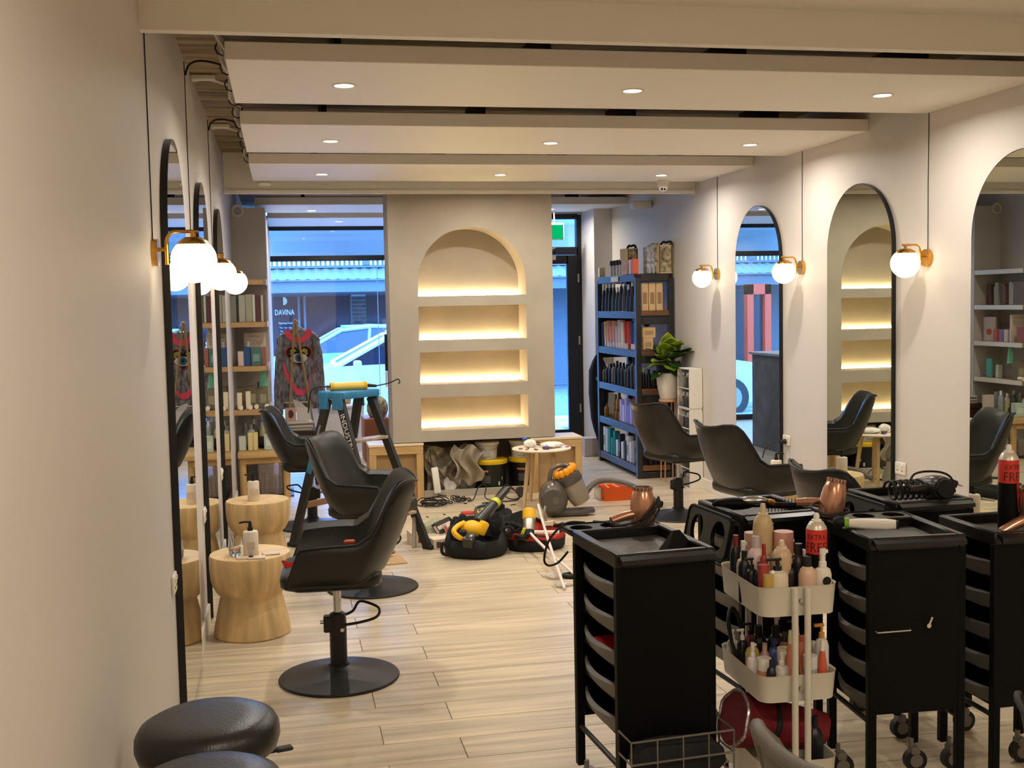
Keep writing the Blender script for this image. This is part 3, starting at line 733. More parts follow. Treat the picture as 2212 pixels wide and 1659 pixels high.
# ---- trolleys
def trolley(x, y, rz, lab, W_=.335, D_=.40, zb=.30, wing='back', basket=False):
    t = thing('salon_trolley', lab, 'trolley', (x, y, 0), rz, 'black salon trolleys')
    hw_, hd = W_ / 2, D_ / 2
    for sx in (-1, 1):
        for sy in (-1, 1): B().box((sx * (hw_ - .014), sy * (hd - .014), .49), (.028, .028, .78), bev=.003).obj('post', BLACK, t)
        B().cyl((sx * (hw_ - .014), -hd + .02, zb - .03), (sx * (hw_ - .014), hd - .02, zb - .03), .009, n=8).obj('side_bar', STEELB, t)
    for sy in (-1, 1): B().box((0, sy * (hd - .008), (zb + .885) / 2), (W_ - .03, .012, .885 - zb), bev=.003).obj('end_panel', BLACK, t)
    tr = B()
    for sx in (-1, 1): tr.box((sx * (hw_ - .014), 0, .898), (.028, D_, .045), bev=.005)
    for sy in (-1, 1): tr.box((0, sy * (hd - .014), .898), (W_ - .05, .028, .045), bev=.005)
    tr.box((0, 0, .882), (W_ - .05, D_ - .05, .008)); tr.obj('top_tray', TRAYB, t)
    B().box((0, 0, .8875), (W_ - .07, D_ - .07, .003)).obj('tray_mat', mat('tray_brown_sheen', (70, 62, 54), .4, noise=.35, nscale=7), t)  # brown in the colour stands in for reflected sheen on the black tray
    B().prism([(-.026, .0), (.0, .010), (.004, .003), (-.022, -.014), (-.028, -.014)], 'x', -hw_ + .012, hw_ - .012).xf(Matrix.Translation((0, -hd + .002, .906))).obj('front_flap', TRAYB, t)
    for k in range(5):
        z = .805 - k * .108
        if z - .04 < zb - .04: break
        d = B()
        d.box((0, 0, z - .045), (W_ - .045, D_ - .075, .006))
        for sy in (-1, 1): d.box((0, sy * (hd - .037), z - .025), (W_ - .045, .005, .04))
        d.obj('drawer', BLACK, t)
        for sx in (-1, 1):
            n = 12; lip = []
            for i in range(n + 1):
                v = -hd + .035 + (D_ - .07) * i / n; o_ = sin(PI * i / n)
                lip.append([(sx * (hw_ - .03), v, z - .05), (sx * (hw_ - .03 + .012 * o_), v, z - .045), (sx * (hw_ - .028 + .040 * o_), v, z + .006 - .002 * o_), (sx * (hw_ - .034 + .030 * o_), v, z + .010), (sx * (hw_ - .034), v, z - .02)])
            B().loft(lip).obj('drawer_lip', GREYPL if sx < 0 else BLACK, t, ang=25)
    for sx in (-1, 1):
        for sy in (-1, 1):
            cx, cy = sx * (hw_ - .03), sy * (hd - .03)
            c = B().cyl((cx, cy, .075), (cx, cy, .12), .009, n=8).box((cx + .01, cy, .078), (.036, .042, .03), bev=.008).obj('castor', mat('castor_grey', (120, 114, 104), .4), t)
            B().cyl((cx + .014, cy - .014, .041), (cx + .014, cy + .014, .041), .0405, n=20).obj('wheel', RUBBER, c)
            B().cyl((cx + .014, cy - .016, .041), (cx + .014, cy + .016, .041), .024, n=14).obj('wheel_hub', mat('castor_grey', (120, 114, 104), .4), c)
    if wing:
        M_ = {'back': Matrix.Translation((0, hd + .065, .905)), 'left': Matrix.Translation((-hw_ - .042, 0, .83)) @ Matrix.Rotation(-1.35, 4, 'Y')}[wing]
        if wing == 'left': M_ = M_ @ Matrix.Rotation(PI / 2, 4, 'Z')
        L_ = W_ if wing == 'back' else D_ * .96
        cells = [(-L_ / 2, -L_ / 6, -.062, .062, (-L_ / 3, 0, .040, .042)), (-L_ / 6, L_ / 6, -.062, .062, (0, 0, .038, .045)), (L_ / 6, L_ / 2, -.062, .062, (L_ / 3, 0, .040, .042))] if wing == 'back' else [(-L_ / 2, 0, -.075, .075, (-L_ / 4, 0, .05, .055)), (0, L_ / 2, -.075, .075, (L_ / 4, 0, .05, .055))]
        wb = B().holed(cells, -.008, .008, M=M_)
        wb.obj('holder_tray', TRAYB, t)
        rim = rrect(L_ / 2, .066 if wing == 'back' else .078, .03, 6)
        B().tube([M_ @ Vector((p[0], p[1], .006)) for p in rim], .007, 6, closed=True).obj('tray_rim', BLACK, t)
    return t
T1 = trolley(1.128, 3.535, .075, 'black salon trolley nearest, with a wire basket and rose gold dryer on top', wing='back', D_=.42, zb=.27)
T3 = trolley(2.005, 3.475, -.065, 'black salon trolley right of the white cart, holding a white trimmer', wing='back', D_=.34, zb=.335)
T2 = trolley(1.745, 4.00, .09, 'black salon trolley behind the white cart, with a holed side tray', wing='left', D_=.36)
T4 = trolley(2.40, 4.05, .03, 'black salon trolley holding a black hair dryer and coiled cord', wing='left', D_=.36)
T5 = trolley(2.425, 3.45, 0, 'black salon trolley at the right edge with a tall can on top', wing=None, D_=.33, zb=.33)
# wire basket on the nearest trolley
WIRE = mat('wire_grey', (120, 116, 108), .4, .5)
bs = thing('wire_basket', 'black wire basket hung on the front of the nearest trolley', 'basket', (1.15, 3.27, .30), .075)
for z in (.07, 0, -.07): B().tube([(-.17, .05, z), (-.17, -.055, z), (.17, -.055, z), (.17, .05, z)], .0035, 6).obj('wire_rail', WIRE, bs)
for x in (-.17, -.085, 0, .085, .17): B().tube([(x, -.055, .07), (x, -.055, -.07), (x, .05, -.07)], .0028, 6).obj('wire_upright', WIRE, bs)
B().tube([(-.17, .05, .07), (-.17, .05, -.07)], .003, 6).tube([(.17, .05, .07), (.17, .05, -.07)], .003, 6).obj('wire_hook', STEELB, bs)
# black bag in the basket
bb = []
for z, k in ((-.062, .9), (-.04, 1), (.0, .98), (.035, .8), (.045, .4)):
    bb.append([(p[0] * k + .012 * sin(p[0] * 60 + z * 30), p[1] * k * .9, z + .01 * sin(p[0] * 45)) for p in rrect(.15, .043, .03, 4)])
tag(B().loft(bb).obj('cloth_roll', mat('black_cloth', (16, 16, 17), .8, bump=.3, bscale=30), loc=(1.15, 3.268, .30), rot=(0, 0, .075)), 'black cloth bundled in the wire basket of the nearest trolley', 'cloth')
# towel rail and key on the trolley right of the cart
tag(B().cyl((1.84, 3.283, .62), (1.95, 3.276, .622), .003, n=8).cyl((1.84, 3.283, .62), (1.84, 3.297, .62), .003, n=8).cyl((1.95, 3.276, .622), (1.95, 3.29, .622), .003, n=8).obj('towel_rail', CHROME), 'thin chrome rail on the front of the trolley right of the cart', 'rail')
tag(B().cyl((2.37, 3.268, .665), (2.55, 3.268, .667), .003, n=8).cyl((2.37, 3.268, .665), (2.37, 3.284, .665), .003, n=8).cyl((2.55, 3.268, .667), (2.55, 3.284, .667), .003, n=8).obj('towel_rail', CHROME), 'thin chrome rail on the front of the right-edge trolley', 'rail')
tag(B().lathe([(.0, 0), (.008, 0), (.008, .006), (.0, .006)], n=12).box((0, .016, .004), (.007, .028, .003)).obj('key_lock', CHROME, loc=(2.02, 3.287, .63), rot=(PI / 2, .4, 0)), 'small metal key lock on the front of the trolley right of the cart', 'lock')

# ---- white three-tier cart
ct = thing('tiered_cart', 'white metal three-tier cart packed with hair products, between black trolleys', 'cart', (1.562, 3.44, 0), -.03)
def cart_basket(zt, zb_):
    P = rrect(.133, .19, .045, 6); P2 = rrect(.126, .183, .04, 6); Pi = rrect(.130, .187, .043, 6)
    B().loft([[(p[0], p[1], zb_) for p in P2], [(p[0], p[1], zt - .004) for p in P], [(p[0] * 1.012, p[1] * 1.01, zt) for p in P], [(p[0], p[1], zt - .004) for p in Pi], [(p[0] * .985, p[1] * .985, zb_ + .003) for p in P2]]).obj('cart_basket', WHITEM, ct)
TIERS = ((.80, .705), (.518, .43), (.24, .13))
for a, b_ in TIERS: cart_basket(a, b_)
for sy in (-1, 1):
    for sx in (-1, 1):
        B().cyl((sx * .021, sy * .197, .10), (sx * .021, sy * .197, .797), .0105, n=14).obj('tube_leg', WHITEM, ct)
    for z in (.755, .475): B().cyl((0, sy * .190, z), (0, sy * .199, z), .006, n=10).obj('screw', ALU, ct)
    B().box((0, sy * .19, .10), (.24, .02, .02), bev=.004).obj('foot_rail', WHITEM, ct)
    for sx in (-1, 1):
        B().cyl((sx * .105 - .01, sy * .19, .03), (sx * .105 + .01, sy * .19, .03), .03, n=16).cyl((sx * .105, sy * .19, .03), (sx * .105, sy * .19, .10), .007, n=8).obj('castor', RUBBER, ct)

# ---- shelves left: timber bench, four wall shelves
SHX0, SHX1, SHY0, SHY1 = XL + .002, -.145, 10.3, 11.19
SHELFZ = (1.955, 1.58, 1.19, .80)
for i, z in enumerate(SHELFZ):
    t = thing('wall_shelf', 'oak fronted wall shelf in the left corner, %s' % ['topmost', 'second from the top', 'third from the top', 'lowest'][i], 'shelf', (SHX0, SHY0, z), group='oak shelves in the left corner')
    B().prism([(0, 0), (SHX1 - SHX0 - .03, 0), (SHX1 - SHX0, .06), (SHX1 - SHX0, .885), (0, .885)], 'z', -.045, 0).obj('board', OAK, t)
    B().box((SHX1 - SHX0 + .003, .472, -.0225), (.006, .82, .047)).obj('edge_strip', WHITEP, t)
bn = thing('bench', 'rough pine bench under the shelves in the left corner', 'bench', (-.20, 10.55, 0))
B().box((0, 0, .40), (.48, .62, .05), bev=.008).obj('bench_top', PINE, bn)
B().box((.0, -.24, .345), (.40, .05, .06), bev=.006).obj('apron', PINE, bn)
for sx in (-.2, .18):
    for sy in (-.24, .24): B().cyl((sx, sy, 0), (sx, sy, .375), .030, .032, 14).obj('leg', PINEV, bn)
# ---- black retail shelf right
RX0, RX1, RY0, RY1 = 3.27, XR - .012, 10.31, 11.70
rk = thing('retail_rack', 'tall stained black timber rack of hair products on the right wall', 'shelving', (0, 0, 0))
RZ = (1.955, 1.60, 1.23, .854, .49, .115)
for x in (RX0 + .025, RX1 - .025):
    for y in (RY0 + .03, RY1 - .03): B().box((x, y, .96), (.05, .06, 1.915), bev=.003).obj('upright', BLUEBLK, rk)
for i, z in enumerate(RZ):
    h_ = .07
    B().box(((RX0 + RX1) / 2, (RY0 + RY1) / 2, z - .012), (RX1 - RX0 - .055, RY1 - RY0 - .06, .022)).obj('shelf_board', BROWNW if i else BLUEBLK, rk)
    for x in (RX0 + .02, RX1 - .02): B().box((x, (RY0 + RY1) / 2, z - h_ / 2), (.035, RY1 - RY0 - .12, h_), bev=.003).obj('shelf_rail', BLUEBLK, rk)
    for y in (RY0 + .025, RY1 - .025):
        B().box(((RX0 + RX1) / 2, y, z - h_ / 2 - (0 if i == 0 else .055)), (RX1 - RX0 - .1, .04, h_), bev=.003).obj('end_rail', BLUEBLK, rk)
        if 0 < i: B().box(((RX0 + RX1) / 2, y - .004 * (1 if y < 11 else -1), z - .018), (RX1 - RX0 - .1, .03, .05), bev=.002).obj('board_edge', BROWNW, rk)
tag(B().box((RX0 - .004, 11.0, 1.92), (.004, .25, .05)).obj('shelf_label', PAPER), 'white label strip on the top edge of the black rack', 'label')
# ---- display stool with magazines, gold easel with sweater
ds = thing('display_stool', 'dark brown wooden stool with magazines stacked on it', 'stool', (.10, 11.12, 0))
B().box((0, 0, .50), (.42, .36, .05), bev=.006).obj('stool_top', DARKW, ds)
B().box((0, 0, .42), (.36, .30, .11)).obj('apron', DARKW, ds)
for sx in (-1, 1):
    for sy in (-1, 1): B().box((sx * .17, sy * .14, .2), (.045, .045, .4), bev=.004).obj('leg', DARKW, ds)
ea = thing('garment_easel', 'gold metal A-frame garment easel before the shop window', 'rack', (.11, 11.65, 0))
GOLDM = mat('gold_metal', (188, 158, 96), .4, .6)
B().sph((0, 0, 1.565), .022, 14).obj('apex_knob', GOLDM, ea)
for sx, dy in ((-1, -.1), (1, -.1)): B().tube([(sx * .006, 0, 1.56), ((.22 if sx > 0 else -.14), dy - .12, 0)], .011, 8).obj('pole', GOLDM, ea)
B().tube([(0, 0, 1.565), (.02, .21, 1.57)], .006, 8).obj('hook_arm', GOLDM, ea)
B().cyl((-.13, -.1, .75), (.10, -.1, .75), .007, n=8).obj('cross_rail', GOLDM, ea)
# sweater
sw = thing('knit_sweater', 'grey knit sweater with pink neckline and an eye motif on a hanger', 'sweater', (.14, 11.86, 0))
KNIT = mat('grey_knit', (176, 172, 178), .95, noise=.55, nscale=26, stretch=(1.6, 1.6, .55), bump=.6, bscale=60)
PINK = mat('hot_pink_trim', (255, 92, 118), .8)
def sw_outline(t):         # half width at height
    return [(.10, 1.475), (.16, 1.45), (.225, 1.39), (.245, 1.25), (.238, 1.05), (.245, .85), (.252, .72)]
rows = []
zs_ = [1.475, 1.455, 1.42, 1.37, 1.28, 1.15, 1.0, .88, .76, .66]
hs_ = [.085, .135, .19, .222, .215, .205, .205, .21, .21, .205]
for z, h_ in zip(zs_, hs_):
    rows.append([(h_ * cos(a), -.055 * sin(a) * (1 + .16 * sin(a * 9 + z * 3)) if True else 0, z) for a in [2 * PI * i / 44 for i in range(44)]])
B().loft(rows).obj('body', KNIT, sw, ang=70)
for sx in (-1, 1):
    sl = []
    for q in range(9):
        t_ = q / 8; cx = sx * lerp(.168, .225, t_ ** .6); z = lerp(1.375, .60, t_); r = lerp(.05, .045, t_)
        sl.append([(cx + r * cos(a) * (1 + .1 * sin(a * 5 + q)), -.01 + r * .8 * sin(a), z - .05 * sx * cos(a) * (1 - t_)) for a in [2 * PI * i / 16 for i in range(16)]])
    B().loft(sl).obj('sleeve', KNIT, sw, ang=70)
def front(x, z): 
    k = max(0, 1 - (x / .225) ** 2); return -.062 * math.sqrt(k) - .006
nk = []
for i in range(17):
    a = PI + PI * i / 16
    nk.append([(.078 * cos(a), front(.078 * cos(a), 0), 1.475 + .075 * sin(a)), (.138 * cos(a), front(.138 * cos(a), 0), 1.475 + .138 * sin(a))])
B().loft(nk, ring_closed=False, cap=False).obj('pink_neckline', PINK, sw)
for pts in ([(-.165, 1.12), (-.13, 1.0), (-.075, .89), (-.03, .84)], [(-.05, .845), (.0, .828), (.05, .845)], [(.035, .84), (.08, .89), (.13, 1.02), (.17, 1.15)]):
    c_ = catmull([(p[0], 0, p[1]) for p in pts], 4)
    B().loft([[(p.x, front(p.x, 0) - .004, p.z - .028), (p.x + .014, front(p.x, 0) - .004, p.z + .034)] for p in c_], ring_closed=False, cap=False).obj('pink_band', PINK, sw)
def flat(poly, m, off, nm): B()._add([(p[0], front(p[0], 0) - off, p[1]) for p in poly], [tuple(range(len(poly)))]); 
def patch(poly, m, off, nm):
    b_ = B(); b_._add([(p[0], front(p[0], 0) - off, p[1]) for p in poly], [tuple(range(len(poly)))]); b_.obj(nm, m, sw)
heart = [(.125 * (16 * sin(t) ** 3) / 16, 1.215 + .115 * (13 * cos(t) - 5 * cos(2 * t) - 2 * cos(3 * t) - cos(4 * t)) / 16) for t in [2 * PI * i / 40 for i in range(40)]]
patch([(p[0] * 1.12, 1.215 + (p[1] - 1.215) * 1.1) for p in heart], cm((196, 62, 60), .7), .007, 'heart_border')
patch(heart, cm((26, 22, 24), .7), .010, 'heart_patch')
for sx in (-1, 1):
    patch([(sx * x_, z_) for x_, z_ in ((.02, 1.255), (.05, 1.285), (.085, 1.27), (.088, 1.225), (.06, 1.20), (.06, 1.235), (.04, 1.25))], mat('gold_sequins', (214, 196, 96), .35, .4, noise=.4, nscale=60), .013, 'sequin_patch')
eye = [(.088 * cos(a), 1.185 + .048 * sin(a) * abs(sin(a)) ** .2) for a in [2 * PI * i / 24 for i in range(24)]]
patch(eye, cm((226, 220, 214), .6), .014, 'eye_white')
patch([(.04 * cos(a), 1.187 + .042 * sin(a)) for a in [2 * PI * i / 20 for i in range(20)]], cm((44, 110, 134), .4), .017, 'iris')
patch([(.015 * cos(a), 1.187 + .016 * sin(a)) for a in [2 * PI * i / 16 for i in range(16)]], cm((18, 18, 22), .4), .019, 'pupil')
hg = thing('clothes_hanger', 'pale wooden hanger holding the grey sweater', 'hanger', (.14, 11.86, 0))
B().tube([(-.17, 0, 1.43), (0, 0, 1.50), (.17, 0, 1.43)], .009, 8).obj('shoulder_bar', PINE, hg)
B().tube([(0, 0, 1.505), (0, 0, 1.53), (.018, 0, 1.545), (.01, 0, 1.562), (-.012, 0, 1.56)], .0025, 6).obj('hook', CHROME, hg)

# ---- round side table
rt = thing('round_table', 'round white-topped side table with pale timber legs, holding rags', 'table', (2.09, 9.25, 0))
B().lathe([(.0, .465), (.22, .465), (.245, .472), (.25, .478), (.247, .484), (.0, .485)], n=44).obj('table_top', mat('white_laminate', (228, 214, 192), .45), rt)
for a in (3.6, .35, 5.2, 1.9): B().cyl((.135 * cos(a), .135 * sin(a), .466), (.20 * cos(a), .20 * sin(a), 0), .02, .016, 12).obj('leg', TIMBER, rt)
# ---- plant on its stand
ps = thing('plant_stand', 'thin legged plant stand with a round timber top', 'plant stand', (3.509, 10.10, 0))
B().lathe([(.0, .755), (.088, .755), (.09, .76), (.09, .778), (.0, .78)], n=28).obj('stand_top', mat('tan_wood', (204, 152, 110), .5), ps)
for k in range(4):
    a = PI / 4 + PI / 2 * k; B().cyl((.065 * cos(a), .065 * sin(a), .757), (.085 * cos(a), .085 * sin(a), 0), .006, n=8).obj('leg', mat('copper', (206, 160, 130), .35, .5), ps)
pp = thing('potted_fig', 'fiddle leaf fig in a white tapered pot on the thin stand', 'plant', (3.509, 10.10, .78))
B().lathe([(.0, 0), (.072, 0), (.080, .01), (.104, .13), (.112, .21), (.110, .245), (.104, .245), (.105, .2), (.0, .2)], n=32).obj('pot', mat('pot_white', (220, 212, 198), .55, noise=.04, nscale=30), pp)
B().lathe([(.0, .215), (.1, .212)], n=18).obj('soil', mat('soil', (48, 36, 28), .95, bump=.8, bscale=50), pp)
LEAF = mat('fig_leaf', (176, 192, 60), .38, noise=.35, nscale=9, col2=(112, 144, 40))
LEAFD = mat('fig_leaf_dark', (74, 110, 50), .35, noise=.3, nscale=9)
B().tube([(0, 0, .2), (.01, 0, .35), (0, .01, .48)], .008, 6).obj('stem', cm((92, 80, 52), .8), pp)
def leaf(base, az, el, L_, W_, curl, m):
    def fn(u, v):
        l = u * L_; wd = 1.2 * W_ * (sin(PI * min(1, u ** .8 * 1.02)) ** .75) * (.8 + .35 * u) * (v - .5)
        wz = .012 * sin(u * 14) * abs(v - .5) * 2 + .25 * abs(wd) - curl * u * u * L_
        return (l, wd, wz)
    b_ = B().grid(fn, 9, 6, .0016)
    b_.xf(Matrix.Translation(base) @ Matrix.Rotation(az, 4, 'Z') @ Matrix.Rotation(-el, 4, 'Y'))
    b_.obj('leaf', m, pp, ang=80)
for (az, el, L_, W_, cu, z, m) in ((-1.7, 1.15, .25, .17, .3, .38, LEAF), (-1.2, .95, .25, .18, .35, .38, LEAF), (-2.3, .75, .24, .16, .5, .34, LEAF), (-1.15, .45, .36, .20, .15, .34, LEAFD), (3.0, .35, .23, .15, .5, .30, LEAF), (2.4, .8, .24, .16, .4, .36, LEAFD), (-1.3, .25, .20, .14, .7, .27, LEAFD), (-2.7, .15, .21, .14, .5, .25, LEAFD), (-1.0, .2, .2, .14, .8, .26, LEAFD), (2.0, 1.0, .22, .17, .4, .36, LEAFD), (1.6, .6, .24, .16, .4, .34, LEAFD), (-1.9, 1.3, .24, .14, .1, .40, LEAF), (-1.5, .6, .2, .13, .9, .32, LEAFD), (-1.25, 1.0, .27, .19, .25, .36, LEAF), (-2.1, .95, .26, .17, .3, .36, LEAF), (-1.05, .72, .31, .2, .25, .33, LEAFD), (-2.5, .5, .25, .16, .4, .32, LEAF), (-1.7, .4, .22, .16, .6, .3, LEAF)):
    leaf((0, 0, z), az, el, L_, W_, cu, m)
# ---- white stacking organisers
for i in range(3):
    t = thing('drawer_organiser', 'white stacking organiser by the plant, %s of three' % ['lowest', 'middle', 'topmost'][i], 'organiser', (3.592, 9.75, .362 * i), group='white stacking organisers')
    pr = [(p[1], p[0] + .18) for p in rrect(.178, .062, .022, 4)]
    sh = B()
    for sy in (-1, 1): sh.prism([(p[0], p[1]) for p in pr], 'y', sy * .15 - .004, sy * .15 + .004)
    for z in (.004, .18, .356): sh.box((0, 0, z), (.12, .30, .008))
    sh.box((.056, 0, .18), (.008, .30, .34)); sh.obj('carcass', WHITEP, t)
    for y in (-.05, .05): B().box((0, y, .18), (.11, .004, .34)).obj('divider', CLEAR, t)
    for k in range(2): B().box((-.058, 0, .06 + .176 * k), (.004, .29, .1)).obj('clear_front', CLEAR, t)
# ---- ladder
ld = thing('step_ladder', 'black fibreglass step ladder with a blue top and worn treads', 'ladder', (.46, 7.985, 0), -.85)
BLUE = mat('ladder_blue', (44, 128, 176), .5, noise=.12, nscale=8)
FIB = mat('fibreglass_black', (36, 34, 33), .55, noise=.15, nscale=10)
def rail(a, b_, w_=.062, d=.03):
    a, b_ = Vector(a), Vector(b_); dv = (b_ - a).normalized(); u = Vector((1, 0, 0)); u = (u - dv * u.dot(dv)).normalized(); v = dv.cross(u)
    q = B(); P = []
    for p in (a, b_):
        for su, sv in ((-1, -1), (1, -1), (1, 1), (-1, 1)): P.append(p + u * (su * w_ / 2) + v * (sv * d / 2))
    q._add(P, [(0, 1, 2, 3), (7, 6, 5, 4), (0, 4, 5, 1), (1, 5, 6, 2), (2, 6, 7, 3), (3, 7, 4, 0)]); return q
# local: climbing side faces +x; near rails at -y
LT = 1.06
fa, fb = (.02, -.15, LT), (.46, -.23, 0)
ga, gb = (.02, .15, LT), (.46, .23, 0)
ra, rb = (-.10, -.15, LT), (-.42, -.23, 0)
sa, sb = (-.10, .15, LT), (-.42, .23, 0)
for nm, p, q in (('front_rail', fa, fb), ('front_rail', ga, gb), ('rear_rail', ra, rb), ('rear_rail', sa, sb)): rail(p, q).obj(nm, FIB, ld)
for p in (fb, gb, rb, sb): B().box((p[0], p[1], .015), (.085, .04, .03), bev=.005).obj('rubber_foot', RUBBER, ld)
for z in (.78, .52, .26):
    k = 1 - z / LT; x = lerp(.02, .46, k); hy = lerp(.15, .23, k) - .014
    B().box((x, 0, z), (.085, 2 * hy, .022), bev=.004).obj('tread', mat('worn_tread', (196, 178, 150), .45, .3, noise=.3, nscale=14), ld)
for z in (.72, .3):
    k = 1 - z / LT; x = lerp(-.10, -.42, k); hy = lerp(.15, .23, k) - .01
    B().box((x, 0, z), (.02, 2 * hy, .045), bev=.003).obj('rear_brace', mat('brace_brown', (140, 104, 76), .5), ld)
for sy in (-1, 1): rail((.36, sy * .205, .22), (.445, sy * .10, .03), .03, .012).obj('foot_brace', ALU, ld)
cp = B().box((-.045, 0, LT + .03), (.26, .36, .05), bev=.008)
for sy in (-1, 1): cp.box((.02, sy * .174, LT - .01), (.10, .018, .12), bev=.005).box((-.115, sy * .174, LT - .01), (.09, .018, .12), bev=.005)
cp.obj('top_cap', BLUE, ld)
def on_rail(a, b_, t0):
    a, b_ = Vector(a), Vector(b_); dv = (b_ - a).normalized()
    o = a + dv * t0; u = Vector((1, 0, 0)); u = (u - dv * u.dot(dv)).normalized()
    return lambda x, y: o + dv * x + u * y + Vector((0, -.0165, 0))
WHT = mat('print_white', (232, 230, 226), .6)
text('INDUSTRIAL', .06, WHT, ld, on_rail(fa, fb, .27))
lbl = B(); f_ = on_rail(fa, fb, .55); lbl._add([f_(-.08, -.028), f_(.08, -.028), f_(.08, .028), f_(-.08, .028)], [(0, 1, 2, 3)]); lbl.obj('blue_label', BLUE, ld)
f2 = on_rail(fa, fb, .55); text('150 KG', .04, mat('print_dark', (24, 44, 60), .6), ld, lambda x, y: f2(x, y) + Vector((0, -.001, 0)))
text('TRADE SERIES', .024, WHT, ld, on_rail(ra, rb, .26))
f3 = on_rail(ra, rb, .50); lb = B(); lb._add([f3(-.05, -.026), f3(.05, -.026), f3(.05, .026), f3(-.05, .026)], [(0, 1, 2, 3)]); lb.obj('blue_label', BLUE, ld)
t = thing('work_light', 'yellow tube work light lying on the ladder top', 'work light', (.43, 7.99, 1.117), .12)
B().cyl((-.11, 0, .028), (.11, 0, .028), .028, n=18).obj('light_tube', mat('amber_tube', (224, 190, 84), .35), t)
for sx in (-1, 1): B().cyl((sx * .105, 0, .028), (sx * .128, 0, .028), .031, n=18).obj('end_cap', mat('cap_yellow', (208, 164, 40), .5), t)
B().cyl((.128, 0, .028), (.2, .02, .02), .014, .01, 10).obj('grip', RUBBER, t)
B().tube(catmull([(.2, .02, .02), (.3, .05, .035), (.36, .04, .06), (.372, .03, .04), (.362, .02, .03)]), .005, 6).tube(catmull([(-.128, 0, .028), (-.2, 0, .03), (-.26, .02, .0), (-.28, .05, -.15)]), .005, 6).obj('cord', RUBBER, t)
# ================================================================ small things
def bottle(x, y, z, r, h, col, cap, style, label, cat='bottle', group=None, m=None, mc=None, rz=0, sx=1):
    t = thing({'tube': 'squeeze_tube', 'aerosol': 'aerosol_can', 'jar': 'product_jar', 'spray': 'spray_bottle', 'pump': 'pump_bottle'}.get(style, 'bottle'), label, cat, (x, y, z + .0015), rz, group)
    m = m or cm(col, .35); mc = mc or cm(cap, .4); n = 16
    if style == 'tube':                       # flat crimped tube standing on its cap
        rg = []
        for q in range(6):
            k = q / 5; rg.append([(r * lerp(1, 1.25, k) * cos(a) * sx, r * lerp(1, .08, k) * sin(a), .2 * h + .8 * h * k) for a in [2 * PI * i / 12 for i in range(12)]])
        B().loft(rg).obj('tube_body', m, t); B().cyl((0, 0, 0), (0, 0, .2 * h), r * .92, r * .95, 12).obj('cap', mc, t)
    elif style == 'cone':
        B().lathe([(0, 0), (r, 0), (r, .08 * h), (r * .85, .45 * h), (r * .42, .8 * h), (0, .8 * h)], n=n).obj('bottle_body', m, t)
        B().lathe([(r * .42, .79 * h), (r * .36, h), (0, h)], n=12).obj('cap', mc, t)
    elif style == 'aerosol':
        B().lathe([(0, 0), (r * .96, 0), (r, .02 * h), (r, .74 * h), (r * .92, .80 * h), (r * .66, .865 * h), (r * .5, .88 * h), (0, .88 * h)], n=22).obj('can', m, t)
        B().lathe([(r * .52, .878 * h), (r * .5, .895 * h), (r * .3, .90 * h), (r * .28, .97 * h), (r * .2, h), (0, h)], n=14).obj('nozzle', mc, t)
    elif style == 'spray':
        B().lathe([(0, 0), (r * .95, 0), (r, .03 * h), (r, .58 * h), (r * .85, .66 * h), (r * .4, .70 * h), (0, .70 * h)], n=n, sx=sx).obj('bottle_body', m, t)
        B().lathe([(r * .45, .70 * h), (r * .45, .78 * h), (r * .32, .80 * h), (r * .32, .9 * h), (r * .38, .9 * h), (r * .36, h), (0, h)], n=12).box((r * .35, 0, .95 * h), (r * .5, r * .3, .05 * h)).obj('spray_head', mc, t)
    elif style == 'pump':
        B().lathe([(0, 0), (r * .95, 0), (r, .03 * h), (r, .64 * h), (r * .8, .72 * h), (r * .35, .76 * h), (0, .76 * h)], n=n, sx=sx).obj('bottle_body', m, t)
        B().lathe([(r * .4, .755 * h), (r * .4, .84 * h), (r * .2, .85 * h), (r * .2, .93 * h), (0, .93 * h)], n=12).box((-r * .4, 0, .95 * h), (r * 1.5, r * .4, .05 * h), bev=.002).obj('pump_head', mc, t)
    elif style == 'jar':
        B().lathe([(0, 0), (r, 0), (r, .68 * h), (0, .68 * h)], n=n).obj('jar_body', m, t)
        B().lathe([(r * 1.04, .67 * h), (r * 1.04, h), (0, h)], n=n).obj('lid', mc, t)
    else:                                     # round bottle with a cap
        B().lathe([(0, 0), (r * .95, 0), (r, .02 * h), (r, .66 * h), (r * .8, .76 * h), (r * .42, .82 * h), (0, .82 * h)], n=n, sx=sx).obj('bottle_body', m, t)
        B().lathe([(r * .46, .815 * h), (r * .44, h), (0, h)], n=12).obj('cap', mc, t)
    return t
def carton(x, y, z, d, col, label, cat='box', group=None, rz=0, band=None, m=None, rot=None, face='y'):
    t = thing('carton', label, cat, (x, y, z + .0015), rz, group, rot)
    B().box((0, 0, d[2] / 2), d, bev=min(.0025, min(d) / 8)).obj('box_body', m or cm(col, .6), t)
    if band:
        if face == 'y': B().box((0, -d[1] / 2 - .0006, d[2] * .45), (d[0] * .62, .0012, d[2] * .4)).obj('printed_patch', cm(band, .7), t)
        else: B().box((-d[0] / 2 - .0006, 0, d[2] * .45), (.0012, d[1] * .62, d[2] * .4)).obj('printed_patch', cm(band, .7), t)
    return t
